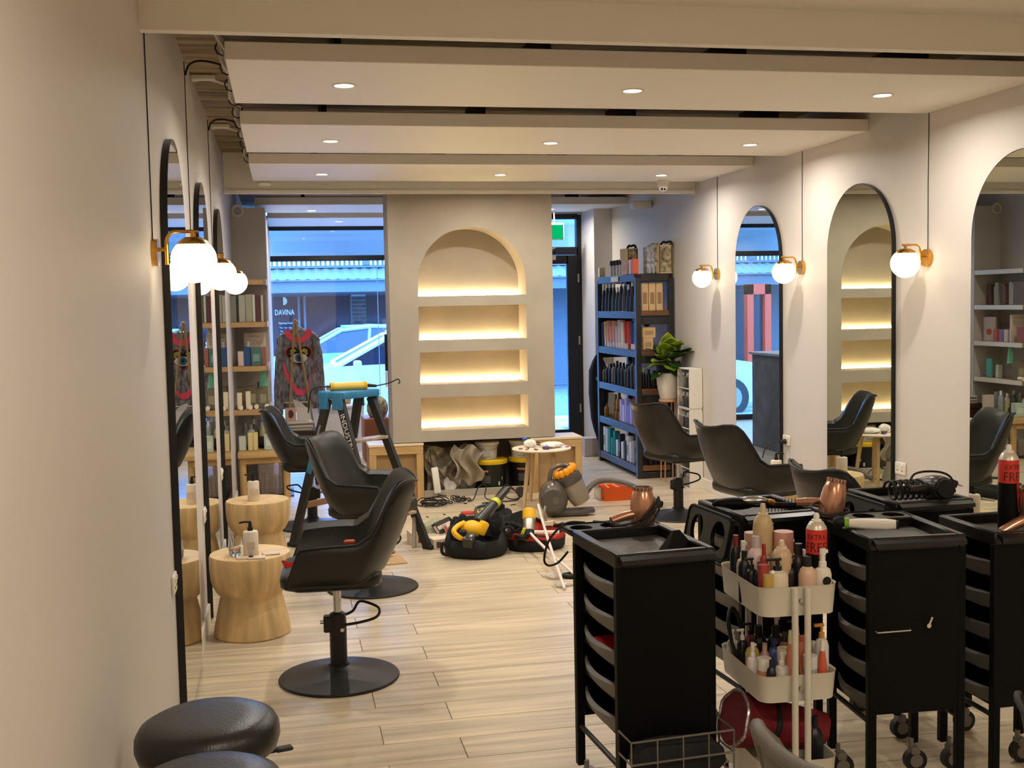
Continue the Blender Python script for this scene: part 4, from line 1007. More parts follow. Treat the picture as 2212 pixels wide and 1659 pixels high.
# ---- black rack, window-lit long side: rows run from the far end to the near corner
NAV, INK, WH, CR, PCH, PK, RD, GY = (28, 38, 66), (20, 20, 24), (226, 222, 224), (232, 208, 180), (230, 176, 150), (226, 168, 170), (176, 52, 48), (170, 176, 190)
rowsR = [
 (1.60, 'top inner shelf', [(.030, .27, NAV, WH), (.030, .30, (40, 48, 70), WH), (.032, .30, INK, GY), (.030, .30, (58, 76, 84), WH), (.030, .24, (30, 60, 62), WH), (.032, .31, (36, 36, 44), WH), (.032, .31, (60, 66, 84), GY), (.03, .26, NAV, WH), (.032, .30, INK, WH), (.032, .31, (52, 30, 36), WH)], 'cone', 'tapered dark bottle'),
 (1.23, 'second inner shelf', [(.030, .24, (38, 52, 110), (40, 50, 90)), (.030, .26, CR, WH), (.030, .27, PCH, WH), (.030, .22, PK, WH), (.031, .27, PCH, WH), (.030, .22, (206, 196, 226), WH), (.031, .28, (196, 196, 200), WH), (.031, .26, WH, WH), (.031, .27, RD, WH), (.032, .27, (190, 64, 58), RD), (.030, .27, (40, 62, 128), WH), (.031, .26, (54, 110, 190), WH)], 'tube', 'squeeze tube'),
 (.854, 'third inner shelf', [(.028, .16, (90, 82, 60), INK), (.028, .19, INK, WH), (.029, .20, (32, 34, 36), INK), (.029, .21, (120, 116, 100), INK), (.030, .24, INK, INK), (.030, .23, (26, 30, 48), INK), (.030, .23, INK, INK), (.030, .22, (60, 56, 42), INK), (.031, .26, INK, INK), (.033, .30, (34, 30, 20), INK), (.034, .30, (44, 36, 20), INK)], 'bottle', 'dark bottle'),
]
for z, nm, its, st, what in rowsR:
    n = len(its)
    for i, (r, h, c, cp_) in enumerate(its):
        y = lerp(11.56, 10.44, i / (n - 1))
        bottle(3.318, y, z, r, h, c, cp_, st, '%s, %s of the black rack, %s from the window' % (what, nm, ORD[i]), group='products on the %s of the black rack' % nm)
for i, (c, h, w_, m_) in enumerate((((150, 116, 48), .13, .05, 0), ((160, 122, 50), .24, .06, 0), ((166, 126, 48), .27, .07, 0), ((140, 106, 44), .11, .05, 0), ((150, 116, 52), .12, .05, 0))):
    bottle(3.318 if i > 2 or i == 0 else 3.38, 11.52 - .13 * i, .49, w_ / 2, h, c, (120, 90, 40), 'bottle', 'gold bottle on the fourth shelf of the black rack, %s from the window' % ORD[i], group='gold bottles on the black rack')
for i, (c, h) in enumerate((((176, 170, 226), .22), ((196, 190, 232), .17), ((150, 150, 222), .24), ((130, 130, 210), .18), ((170, 160, 220), .24))):
    carton(3.325, 10.96 - .085 * i, .49, (.05, .065, h), c, 'lavender carton on the fourth shelf of the black rack, %s from the window' % ORD[i], group='lavender cartons on the black rack')
bottle(3.33, 10.53, .49, .03, .27, (190, 70, 90), (226, 150, 160), 'tube', 'dark pink tube on the fourth inner shelf of the black rack')
bottle(3.33, 10.45, .49, .03, .24, (40, 84, 80), (40, 70, 70), 'tube', 'dark green tube on the fourth inner shelf of the black rack')
for i, (c, h) in enumerate((((214, 226, 232), .26), ((190, 216, 226), .25), ((20, 150, 150), .26), ((30, 170, 176), .17), ((24, 130, 140), .25), ((220, 226, 232), .17), ((20, 24, 30), .24), ((222, 224, 230), .17), ((26, 30, 40), .19), ((206, 208, 214), .25), ((216, 216, 220), .2), ((150, 150, 156), .22), ((32, 34, 40), .16))):
    carton(3.325, 11.56 - .092 * i, .115, (.055, .06, h), c, 'slim carton on the lowest rack shelf, %s from window' % ORD[i], group='slim cartons on the lowest shelf of the black rack', band=(90, 120, 130) if i % 3 == 0 else None, face='x')
# items inside the near end of the rack
KR = (206, 172, 128)
for i in range(3): carton(3.375 + .072 * i, 10.385, 1.60, (.066, .06, .27), KR, 'tall kraft carton in the near end of the black rack, %s of three' % PLACE[i], group='tall kraft cartons', band=(150, 120, 84))
carton(3.40, 10.385, 1.23, (.10, .07, .115), KR, 'kraft gift box in the near end of the black rack, lower of two', band=(168, 138, 96))
carton(3.41, 10.385, 1.345, (.13, .07, .105), KR, 'kraft gift box in the near end of the black rack, upper of two', band=(168, 138, 96))
tag(B().sph((0, 0, 0), (.04, .03, .05), 14).obj('black_pouch', mat('gloss_black', (14, 14, 18), .15), loc=(3.40, 10.385, 1.498)), 'glossy black rounded pouch on the kraft gift boxes', 'pouch')
for i in range(3): bottle(3.36 + .055 * i, 10.39, .854, .024, .2 - .012 * i, INK, (200, 200, 196) if i == 0 else INK, 'bottle', 'black bottle in the near end of the black rack, %s of three' % PLACE[i], group='black bottles in the near end of the rack')
for i in range(4): carton(3.53 + .065 * (i % 2), 10.39, .854 + .115 * (i // 2), (.06, .06, .11), (52, 50, 50), 'small dark carton in the near end of the black rack, %s %s' % (('lower', 'upper')[i // 2], ('left', 'right')[i % 2]), group='small dark cartons in the near end of the rack')
carton(3.375, 10.39, .49, (.055, .07, .26), (196, 46, 40), 'bright red carton in the near end of the black rack')
carton(3.50, 10.42, .49, (.16, .04, .28), (84, 76, 90), 'dark printed display card in the near end of the black rack', band=(60, 52, 60))
for i in range(2): bottle(3.42 + .1 * i, 10.38, .115, .03, .17, INK, INK, 'bottle', 'black bottle low in the near end of the black rack, %s one' % ('left', 'right')[i])
# on top of the rack
TZ = 1.955
carton(3.31, 11.62, TZ, (.06, .05, .10), (226, 216, 180), 'small cream carton on top of the black rack at the window end')
for i in range(4): bottle(3.312, 11.22 - .105 * i, TZ, .026, .155, (198, 196, 194), (20, 20, 22), 'jar', 'white bottle with black cap on top of the black rack, %s from the window' % ORD[i], group='white capped bottles on top of the rack')
carton(3.33, 10.72, TZ, (.10, .17, .14), (200, 160, 136), 'peach gift box on top of the black rack', band=(190, 150, 120), face='x')
carton(3.30, 10.55, TZ, (.03, .05, .14), (216, 206, 220), 'narrow white and purple carton on top of the black rack')
carton(3.31, 10.46, TZ, (.05, .07, .145), (236, 108, 72), 'orange carton on top of the black rack')
PAT = mat('pattern_paper', (196, 178, 140), .7, noise=.75, nscale=22)
PATG = mat('pattern_grey', (186, 186, 192), .7, noise=.6, nscale=26, col2=(84, 86, 96))
for i, x in enumerate((3.40, 3.445, 3.49)): carton(x, 10.36 + .02 * i, TZ, (.038, .11, .25 + .02 * i), CR, 'patterned gift box standing on the black rack, %s of three' % PLACE[i], m=PATG if i < 2 else PAT, group='patterned gift boxes')
def gift_bag(x, y, z, d, lab, m, rib=True, rz=0):
    t = thing('gift_bag', lab, 'bag', (x, y, z), rz)
    B().box((0, 0, d[2] / 2), d, bev=.003).obj('bag_body', m, t)
    if rib:
        B().tube(catmull([(-d[0] * .3, -d[1] * .2, d[2]), (-.01, -.02, d[2] + .03), (.02, 0, d[2] + .025), (d[0] * .45, -.02, d[2] + .03), (d[0] * .5, -.04, d[2] - .02), (d[0] * .3, -.03, d[2] + .005)]), .011, 6).obj('ribbon', BLACKM, t)
    B().box((0, -d[1] / 2 - .001, d[2] / 2), (d[0] * .72, .002, d[2] * .9)).obj('printed_panel', PAT, t)
    for sx in (-1, 1): B().box((sx * d[0] * .42, -d[1] / 2 - .0012, d[2] / 2), (d[0] * .07, .0025, d[2] * .96)).obj('stripe', DARKW, t)
gift_bag(3.575, 10.38, TZ, (.145, .11, .27), 'large patterned gift bag with black ribbon on the black rack', cm((200, 178, 136), .7))
gift_bag(3.335, 10.72, TZ + .14, (.12, .15, .115), 'small patterned gift bag stacked on the peach box', cm((206, 184, 140), .7), rz=.2)
# person-height black bag behind the rack and floor box
t = thing('garment_bag', 'dark tapered garment bag with white lettering standing by the rack at the window end', 'bag', (3.36, 11.98, 0))
gb = []
for z, k in ((.0, .06), (.16, .1), (.30, .55), (.42, .8), (.7, 1), (.95, .95), (1.05, .6), (1.12, .25)): gb.append([(p[0] * k, p[1] * k * (1 + .1 * sin(z * 20)), z) for p in rrect(.11, .05, .04, 4)])
B().loft(gb).obj('bag_body', mat('navy_cloth', (30, 32, 44), .8), t)
B().tube([(0, 0, 1.1), (0, 0, 1.22), (.04, 0, 1.25)], .005, 6).obj('hook', CHROME, t)
text('KIT', .06, WHT, t, lambda x, y: (x, -.058, .86 + y))
carton(3.28, 12.1, 0, (.16, .2, .2), (186, 176, 178), 'pale cardboard box on the floor beyond the black rack')
# organiser bottles
for i in range(3):
    for k in range(2):
        for j, y in enumerate((-.106, 0, .106)):
            c = ((206, 204, 204), (190, 196, 206), (120, 120, 124), (214, 204, 190))[(i + k * 2 + j) % 4]
            bottle(3.575, 9.75 + y * .95, .362 * i + (.008 if k == 0 else .184), .03, .13, c, (226, 226, 226), 'bottle', 'small bottle inside the %s white organiser, %s row, %s' % (['lowest', 'middle', 'topmost'][i], ['lower', 'upper'][k], ['nearest', 'middle', 'farthest'][j]), group='bottles in the %s organiser, %s row' % (['lowest', 'middle', 'topmost'][i], ['lower', 'upper'][k]))

# ---- left corner shelves
GG = (148, 150, 136)
for i, (w_, h, c) in enumerate(((.055, .235, (120, 124, 112)), (.012, .2, (70, 60, 56)), (.055, .24, (164, 166, 150)), (.06, .245, (154, 154, 134)), (.022, .24, (196, 198, 190)), (.045, .235, (88, 50, 50)), (.022, .235, (176, 182, 170)), (.02, .24, (110, 92, 76)))):
    xs = [-.44, -.40, -.365, -.305, -.262, -.227, -.19, -.165][i]
    carton(xs + .005, 10.43, 1.58, (w_, .16, h), c, '%s book on the second shelf of the left corner, %s from the wall' % (['dark green', 'thin brown', 'light green', 'olive', 'pale', 'maroon', 'thin pale green', 'thin tan'][i], ORD[i]), 'book', 'books on the second shelf of the left corner')
for i in range(8):
    carton(-.37 + .03 * (i % 2), 10.66 + .066 * i, 1.58, (.13, .05 + .005 * (i % 3), .2 + .02 * (i % 3)), ((150, 120, 110), (180, 180, 172), (210, 204, 196), (126, 92, 84))[i % 4], 'book farther along the second corner shelf, seen in the right-edge mirror, %s' % ORD[i], 'book', 'books seen in the right-edge mirror')
carton(-.385, 10.33 + .05, 1.19, (.05, .10, .13), (196, 180, 170), 'pale carton at the wall end of the third corner shelf')
carton(-.33, 10.40, 1.19, (.062, .14, .165), (40, 74, 120), 'glossy blue box on the third corner shelf')
carton(-.25, 10.39, 1.19, (.09, .14, .16), (66, 104, 98), 'glossy green box on the third corner shelf', band=(110, 146, 140))
carton(-.182, 10.42, 1.19, (.035, .12, .165), (150, 92, 78), 'reddish brown box on the third corner shelf')
t = thing('cookbook', 'pale cookbook with the word foods standing at the back of the third corner shelf', 'book', (-.265, 10.60, 1.19), -.08)
B().box((0, 0, .145), (.19, .025, .29), bev=.002).obj('book_body', cm((206, 190, 174), .6), t)
text('FOODS', .055, cm((176, 152, 138), .6), t, lambda x, y: (x * .9, -.0135, .20 + y))
text('AUSTRALIAN', .018, cm((140, 122, 110), .6), t, lambda x, y: (x, -.0135, .255 + y))
bottle(-.325, 10.55, 1.19, .03, .21, (226, 222, 214), (236, 232, 226), 'bottle', 'white bottle behind the blue box on the third corner shelf')
carton(-.25, 11.06, 1.19, (.02, .22, .26), (214, 196, 190), 'pale book with red fruit standing far along the third corner shelf', 'book')
tag(B().sph((0, 0, 0), (.004, .05, .035), 12).obj('fruit_print', cm((206, 92, 64), .6), bpy.data.objects[-1] if False else None, loc=(-.238, 11.06, 1.29)), 'red fruit picture on the pale book far along the third shelf', 'picture')
for i in range(3): carton(-.24, 10.90 - .09 * i, 1.19, (.07, .07, .13), ((190, 96, 90), (140, 110, 160), (206, 198, 190))[i], ['red', 'purple', 'white'][i] + ' small box far along the third corner shelf', 'box')
# lowest corner shelf
for i, x in enumerate((-.30, -.205)): carton(x, 10.50, .80, (.085, .09, .20 - .01 * i), (112, 104, 82), 'olive tall carton on the lowest corner shelf, %s' % ('nearer the wall', 'farther from the wall')[i], band=(150, 142, 116))
carton(-.40, 10.50, .80, (.07, .09, .19), (116, 106, 86), 'olive tall carton against the wall on the lowest corner shelf')
for i, (x, h) in enumerate(((-.43, .15), (-.355, .16))): carton(x + .02, 10.38, .80, (.042, .042, h), (222, 210, 178), 'cream slim carton on the lowest corner shelf, %s' % ('left', 'right')[i])
for i, (x, y) in enumerate(((-.318, 10.345), (-.265, 10.40), (-.175, 10.40), (-.40, 10.345))):
    tag(B().cyl((0, -.02, .02), (0, .05, .02), .02, n=16).obj('product_roll', cm((228, 222, 208), .6), loc=(x, y, .80)), 'small white cylinder lying on the lowest corner shelf, %s from the left' % ORD[[1, 2, 3, 0][i]], 'container', 'small white cylinders')
tag(B().prism([(0, 0), (.055, 0), (.03, .20), (-.025, .20)], 'y', 0, .012).obj('tilted_card', cm((128, 206, 178), .6), loc=(-.215, 10.62, .97)), 'mint green card leaning behind the olive cartons', 'card')
carton(-.25, 11.06, .80, (.02, .12, .2), (110, 196, 190), 'teal card standing far along the lowest corner shelf', 'card', rz=.15)
carton(-.24, 10.88, .80, (.05, .05, .14), (196, 206, 190), 'pale green carton far along the lowest corner shelf')
tag(B().box((0, 0, .015), (.26, .10, .03), bev=.008).obj('serving_board', OAK, loc=(-.27, 10.36, .80)), 'small oak tray on the lowest corner shelf', 'tray') if False else None
# bench goods
BZ = .4255
for i, x in enumerate((-.33, -.285)): carton(x, 10.42, BZ, (.042, .05, .16), (222, 204, 146), 'cream yellow carton on the bench, %s of two' % ('left', 'right')[i])
bottle(-.325, 10.55, BZ, .035, .22, (206, 212, 196), (180, 186, 176), 'bottle', 'pale green bottle behind the cream cartons on the bench')
carton(-.16, 10.44, BZ, (.10, .09, .14), (186, 204, 188), 'pale mint box on the bench', band=(214, 222, 208))
carton(-.40, 10.46, BZ, (.06, .09, .13), (200, 208, 190), 'pale green box at the wall end of the bench')
tag(B().sph((0, 0, .05), (.06, .06, .055), 16).obj('purple_pouch', cm((60, 42, 60), .7), loc=(-.23, 10.60, BZ)), 'dark purple pouch at the back of the bench', 'pouch')
for i in range(4): bottle(-.38 + .075 * i, 10.72, BZ, .03, .22 + .03 * (i % 2), ((170, 176, 180), (96, 104, 112), (214, 206, 160), (150, 160, 160))[i], WH, 'bottle', ['grey', 'slate', 'pale yellow', 'blue grey'][i] + ' bottle in the back row on the bench')
for i in range(3): carton(-.36 + .14 * i, 10.83, BZ, (.11, .05, .20 + .03 * (i % 2)), ((206, 206, 200), (150, 150, 150), (216, 200, 190))[i % 3], 'pale product bag at the far end of the bench, %s from the wall' % ORD[i], 'bag', 'product bags on the bench')
# tub under the bench
t = thing('storage_tub', 'clear plastic tub of magazines under the bench', 'tub', (-.14, 10.56, .012))
B().loft([[(p[0] * k, p[1] * k, z) for p in rrect(.16, .20, .05, 4)] for z, k in ((0, .9), (.29, 1.0), (.29, .985), (.004, .885))]).obj('tub', pane_mat('tub_plastic', (.78, .72, .74), .14), t)
tag(B().box((-.14, 10.56, .006), (.36, .44, .012)).obj('floor_tray', DARKW), 'dark tray on the floor under the plastic tub', 'tray')
for i in range(6):
    carton(-.235 + .038 * i, 10.56, .018, (.028, .24, .14 + .01 * (i % 3)), ((206, 190, 190), (226, 220, 216), (120, 60, 66), (196, 180, 176), (90, 84, 100), (220, 210, 206))[i], 'upright magazine in the plastic tub under the bench, %s from the wall' % ORD[i], 'magazine', 'magazines in the tub')
# magazines on the dark stool
for i in range(5):
    tag(B().box((0, 0, .008), (.30 - .012 * (i % 2), .22, .016), bev=.002).obj('magazine', cm(((206, 196, 186), (150, 140, 132), (216, 206, 190), (120, 112, 108), (210, 204, 196))[i], .5), loc=(.09 + .008 * (i % 2), 11.10, .5255 + .0165 * i), rot=(0, 0, .04 * (i - 2))), 'magazine in the flat stack on the dark stool, %s from the bottom' % ORD[i], 'magazine', 'stack of magazines on the dark stool')
t = thing('open_book', 'open book with a portrait photo standing on the magazines', 'book', (.09, 11.10, .608))
B().box((-.055, 0, .065), (.12, .004, .13), (0, 0, .5)).obj('page', cm((214, 170, 150), .6), t)
B().box((.055, 0, .065), (.12, .004, .13), (0, 0, -.5)).obj('page', PAPER, t)
B().prism([(-.02, .02), (.09, .05), (.02, .12), (-.05, .15)], 'y', -.004, .0).xf(Matrix.Translation((.02, .06, .06))).obj('cover_flap', cm((196, 192, 190), .5), t)
B().sph((-.055, -.012, .07), (.03, .002, .04), 12).obj('portrait_print', cm((84, 50, 44), .6), t)
# black display by the panel edge, window seat
t = thing('notice_board', 'narrow black board on the window side edge of the arch panel', 'board', (PX0 - .012, 10.24, 1.28))
B().box((0, 0, 0), (.018, .06, .33), bev=.002).obj('board', BLACKM, t)
B().box((-.002, 0, -.24), (.012, .06, .14)).obj('white_sheet', PAPER, t)
t = thing('box_seat', 'tan leather box seat by the shop window', 'seat', (1.05, 12.6, 0))
B().box((0, 0, .24), (.46, .5, .48), bev=.02).obj('seat_box', mat('tan_leather', (150, 84, 54), .5), t)
B().sph((0, 0, .58), (.12, .12, .14), 14).obj('woven_vase', mat('woven', (196, 186, 150), .8, noise=.6, nscale=30), None, loc=(.98, 12.5, 0)) and tag(bpy.data.objects['woven_vase'], 'patterned round vase on the tan seat', 'vase')
# reception desk, seen in the mirror
t = thing('reception_desk', 'grey concrete reception desk behind the arch panel, seen in a mirror', 'desk', (1.72, 11.55, 0))
B().box((0, 0, .53), (.5, 1.5, 1.06), bev=.006).obj('desk_body', CONCB, t)
B().box((0, 0, 1.075), (.56, 1.56, .03), bev=.004).obj('desk_top', mat('desk_top', (150, 150, 152), .6), t)
gift_bag(1.72, 11.2, 1.0905, (.26, .14, .40), 'plain white paper bag on the reception desk, seen in a mirror', PAPER, rib=False)
t = thing('window_bench', 'low round white display table at the window, seen in a mirror', 'table', (.55, 13.6, 0))
B().lathe([(0, 0), (.34, 0), (.36, .52), (.38, .53), (.38, .55), (0, .55)], n=36).obj('table_body', mat('display_white', (214, 210, 206), .6), t)
t = thing('wicker_basket', 'pale wicker basket on the low round display table', 'basket', (.62, 13.6, .55))
B().lathe([(0, 0), (.13, 0), (.16, .22), (.15, .22), (.12, .01), (0, .01)], n=24).obj('basket_body', mat('wicker', (206, 180, 140), .8, noise=.4, nscale=40, bump=.5, bscale=60), t)
tag(B().sph((0, 0, .05), (.09, .07, .05), 14).obj('towel_bundle', PAPER, loc=(.35, 13.45, .55)), 'white rolled towel on the low round display table', 'towel')

# ---- in the recess: tarpaulin, buckets, pails
CAN = mat('canvas', (216, 200, 170), .9, noise=.22, nscale=5, bump=.35, bscale=22)
def crumple(name, c, rx, ry, rz_, seed, m, lab, cat, nu=46, nv=22, amp=.16, floor=True):
    def fn(u, v):
        a = 2 * PI * u; p = -PI / 2 + PI * v
        r = 1 + amp * sin(3 * a + seed) * cos(p) + amp * .8 * sin(7 * a + 2.3 * seed + 4 * p) * .6 + amp * .5 * sin(13 * a - 3 * p + seed)
        z = rz_ * sin(p) * (1 + .12 * sin(5 * a + seed))
        return (rx * cos(p) * cos(a) * r, ry * cos(p) * sin(a) * r, max(z, -rz_ * .92))
    return tag(B().grid(fn, nu, nv).obj(name, m, ang=180, loc=c), lab, cat)
# canvas drop cloth: hanging folds
def drop(u, v):
    x = lerp(-.22, .20, u); z = lerp(.0, .42, v)
    f = .042 * sin(u * 15 + 3.2 * sin(v * 3.6 + u * 2)) + .026 * sin(u * 27 - v * 11 + 1) + .022 * sin(v * 17 + u * 13) + .014 * sin(u * 43 + v * 29)
    return (x + .03 * sin(v * 5 + u * 4), -.07 * sin(PI * v) - .03 - f + .03 * v, z + .02 * sin(u * 9))
dc = thing('drop_cloth', 'crumpled beige canvas drop cloth stuffed in the recess under the panel', 'cloth', (1.40, 10.06, .01))
B().grid(drop, 84, 48, .004).obj('cloth_folds', CAN, dc, ang=180)
B().grid(lambda u, v: (lerp(.03, .28, u) + .03 * sin(v * 7), -.16 - .03 * sin(u * 15 + v * 4) - .04 * sin(PI * v), lerp(.14, .45, v) + .03 * sin(u * 8 + v * 3) - .05 * u), 26, 18, .004).obj('cloth_overlap', CAN, dc, ang=180)
tag(B().lathe([(0, 0), (.07, 0), (.075, .012), (0, .02)], n=28).obj('pail_cover', PAPER, loc=(1.40, 9.99, .10), rot=(1.0, 0, .2)), 'round white lid leaning in front of the drop cloth', 'lid')
crumple('plastic_bag', (1.55, 10.03, .12), .10, .07, .11, 2, mat('clear_bag', (176, 170, 160), .25, alpha=.75), 'clear plastic bag bunched beside the black bucket', 'bag', amp=.08)
def bucket(x, y, lab):
    t = thing('plaster_bucket', lab, 'bucket', (x, y, 0), .1, 'black plaster buckets')
    B().lathe([(0, 0), (.134, 0), (.138, .01), (.152, .27), (.156, .275), (.0, .276)], n=32).obj('bucket_body', mat('bucket_black', (26, 26, 26), .4), t)
    B().lathe([(.159, .262), (.163, .268), (.163, .296), (.153, .302), (.0, .298)], n=32).obj('lid', mat('lid_yellow', (228, 188, 30), .4), t)
    for a0, zc, h_, w_, c in ((-2.2, .205, .018, .5, (196, 110, 70)), (-2.1, .13, .07, .55, (74, 74, 72)), (-1.25, .09, .035, .12, (196, 196, 190)), (-1.2, .045, .012, .3, (160, 160, 156)), (-1.95, .045, .022, .15, (206, 206, 200)), (-1.02, .135, .03, .05, (206, 214, 120))):
        q = []
        for i in range(7):
            a = a0 - w_ / 2 + w_ * i / 6
            q.append([((.1375 + .056 * z + .0015) * cos(a), (.1375 + .056 * z + .0015) * sin(a), z) for z in (zc - h_ / 2, zc + h_ / 2)])
        B().loft(q, ring_closed=False, cap=False).obj('label_print', cm(c, .6), t)
    hd = [(.158 * cos(a), .02 + .14 * abs(sin(a)) ** .6, .25 - .12 * sin(a)) for a in [PI * i / 14 for i in range(15)]]
    B().tube(hd, .0028, 6).obj('wire_handle', CHROME, t)
bucket(1.79, 10.06, 'black bucket with yellow lid in the recess, left of two')
bucket(2.135, 10.105, 'black bucket with yellow lid in the recess, behind the table leg')
def pail(x, y, lab):
    t = thing('white_pail', lab, 'pail', (x, y, .301), 0, 'white pails')
    B().lathe([(0, 0), (.085, 0), (.10, .14), (.0, .14)], n=28).obj('pail_body', mat('pail_white', (206, 200, 188), .4), t)
    B().lathe([(.104, .128), (.112, .132), (.112, .152), (.104, .158), (0, .156)], n=28).obj('lid', WHITEP, t)
    B().box((-.02, -.088, .06), (.07, .008, .07), (-.1, 0, 0)).obj('label_print', cm((180, 176, 170), .6), t)
    B().tube([(.106 * cos(a), -.09 * sin(a) * 1.2, .12 - .03 * sin(a)) for a in [PI * i / 12 for i in range(13)]], .003, 6).obj('wire_handle', CHROME, t)
pail(1.77, 10.08, 'white pail stacked on the left black bucket')
pail(2.09, 10.10, 'white pail stacked on the right black bucket')
# power board leaning with cord
t = thing('power_board', 'white power board leaning upright against the drop cloth', 'power board', (1.285, 9.83, .0), 0, rot=(-.12, -.10, 0))
B().box((0, 0, .16), (.06, .03, .23), bev=.008).obj('board_body', WHITEP, t)
B().tube(catmull([(-.02, 0, .275), (-.02, .01, .35), (-.015, .03, .44)]), .004, 6).tube(catmull([(0, 0, .045), (.01, -.03, .03), (.06, -.08, .02)]), .004, 6).obj('cord', RUBBER, t)
def coil(x, y, rx, ry, n, lab, r=.0045, seed=1, up=.05):
    random.seed(seed); P = []
    for i in range(n * 12):
        a = 2 * PI * i / 12; k = 1 + .25 * sin(a * .37 + seed) + .12 * random.random()
        P.append((x + rx * cos(a) * k + .03 * sin(i * .13), y + ry * sin(a) * k, r + .006 + abs(up * sin(i * .31 + seed)) * (random.random() * .6 + .2)))
    tag(B().tube(catmull(P, 3), r, 5).obj('extension_lead', RUBBER), lab, 'cord')
coil(1.20, 9.52, .10, .12, 7, 'coiled black cord in a heap at the foot of the left counter base', seed=3)
coil(1.44, 9.60, .05, .06, 4, 'small coil of black cord near the middle of the plinth', seed=5)
cb = [(1.50, 9.55, .01), (1.56, 9.6, .02), (1.62, 9.68, .11), (1.68, 9.66, .12), (1.66, 9.6, .03), (1.72, 9.58, .01), (1.80, 9.62, .08), (1.86, 9.64, .12), (1.92, 9.62, .08), (1.95, 9.55, .02), (1.86, 9.5, .02), (1.80, 9.56, .07), (1.86, 9.66, .1), (1.95, 9.66, .05), (1.93, 9.5, .01), (1.75, 9.45, .01), (1.6, 9.42, .01)]
tag(B().tube(catmull(cb, 7), .005, 6).obj('extension_lead', RUBBER), 'looped black extension cord in front of the buckets', 'cord')
tag(B().lathe([(.0, -.012), (.022, -.012), (.036, -.014), (.042, -.008), (.042, .008), (.036, .014), (.022, .012), (.0, .012)], n=26).obj('tape_roll', mat('tape_wheel', (70, 62, 54), .4), loc=(2.0, 9.74, .043), rot=(PI / 2 - .1, 0, .3)), 'small round wheel standing on edge beside the table leg', 'wheel')
# things on the round table
TT = .486
crumple('rag', (2.17, 9.22, TT + .022), .09, .07, .026, 1, PAPER, 'white crumpled rag on the round table, right', 'rag')
crumple('rag', (2.00, 9.30, TT + .03), .05, .04, .035, 3, PAPER, 'small white crumpled rag on the round table, left', 'rag')
tag(B().box((0, 0, .012), (.06, .03, .024), bev=.008).obj('purple_tool', cm((84, 70, 130), .5), loc=(2.10, 9.12, TT), rot=(0, 0, -.5)), 'small purple tool on the round table', 'tool')
tag(B().tube(catmull([(-.05, 0, .012), (-.02, .03, .03), (.03, .01, .03), (.05, -.02, .012), (.0, -.02, .02), (-.03, .0, .035)]), .005, 6).obj('tangled_wire', RUBBER, loc=(2.06, 9.34, TT)), 'tangle of dark wire at the back of the round table', 'wire')
for i, (x, y) in enumerate(((1.90, 9.20), (1.94, 9.14), (1.97, 9.22), (2.01, 9.10), (2.30, 9.2), (2.02, 9.18))):
    tag(B().box((0, 0, .004), (.035, .012, .008), bev=.002).obj('offcut', cm(((150, 60, 50), (170, 96, 74), (90, 60, 50), (120, 84, 60), (190, 60, 44), (196, 176, 150))[i], .6), loc=(x, y, TT), rot=(0, 0, i * .8)), 'small coloured offcut on the round table, %s' % ('leftmost', 'second from the left', 'third from the left', 'nearest the edge', 'rightmost', 'beside the left rag')[i], 'offcut', 'offcuts on the round table')
# ---- vacuum cleaner
vc = thing('vacuum_cleaner', 'grey ball vacuum cleaner with an orange cyclone top and clear bin', 'vacuum cleaner', (2.06, 8.72, 0), -.10)
VG = mat('vacuum_grey', (106, 98, 88), .28, .25)
B().sph((0, 0, .148), (.118, .142, .148), 30).obj('ball', VG, vc)
B().lathe([(0, .0), (.085, 0), (.10, -.012), (.10, -.02), (0, -.02)], n=30).xf(Matrix.Translation((-.02, -.138, .15)) @ Matrix.Rotation(PI / 2, 4, 'X') ).obj('ball_cap', mat('vacuum_dark', (84, 78, 72), .35), vc)
B().tube([(.0 + .0, .1 * cos(a) - .02, .15 + .149 * sin(a)) for a in [2 * PI * i / 30 for i in range(30)]], .004, 5, closed=True).obj('ball_seam', RUBBER, vc)
Mv = Matrix.Translation((.205, 0, .15)) @ Matrix.Rotation(-.48, 4, 'Y')
B().lathe([(.0, -.05), (.07, -.05), (.085, .0), (.095, .13), (.0, .13)], n=30, M=Mv).obj('clear_bin', mat('bin_plastic', (150, 140, 124), .15, alpha=.9), vc)
B().lathe([(.10, .13), (.104, .14), (.100, .20), (.07, .215), (0, .215)], n=30, M=Mv).obj('bin_collar', mat('vacuum_dark', (84, 78, 72), .35), vc)
for k in range(12):
    a = 2 * PI * k / 12
    B().sph((.074 * cos(a), .074 * sin(a), .235), (.03, .021, .035), 10, M=Mv).obj('cyclone', mat('cyclone_orange', (244, 160, 24), .3), vc)
B().lathe([(0, .2), (.055, .2), (.055, .262), (0, .266)], n=24, M=Mv).obj('cyclone_cap', mat('vacuum_dark', (84, 78, 72), .35), vc)
B().tube(catmull([(-.03, 0, .285), (-.01, 0, .37), (.05, 0, .405), (.12, 0, .40), (.15, 0, .36)]), .019, 10).obj('carry_handle', VG, vc)
B().box((.13, 0, .03), (.3, .14, .05), bev=.02).box((.27, 0, .04), (.12, .1, .04), bev=.015).obj('undercarriage', mat('vacuum_dark', (84, 78, 72), .35), vc)
hp = [(2.36, 8.86, .14), (2.45, 8.95, .20), (2.56, 9.02, .215), (2.70, 9.02, .20), (2.83, 8.98, .15), (2.92, 8.92, .09), (2.965, 8.86, .035)]
hz = thing('vacuum_hose', 'grey ribbed vacuum hose arching over the floor to the right', 'hose', (0, 0, 0))
hc = catmull(hp, 22); rg = []
hb = B(); hb.tube(hc, .021, 10); hb.obj('hose_tube', mat('hose_grey', (120, 114, 106), .5), hz)
rbs = B()
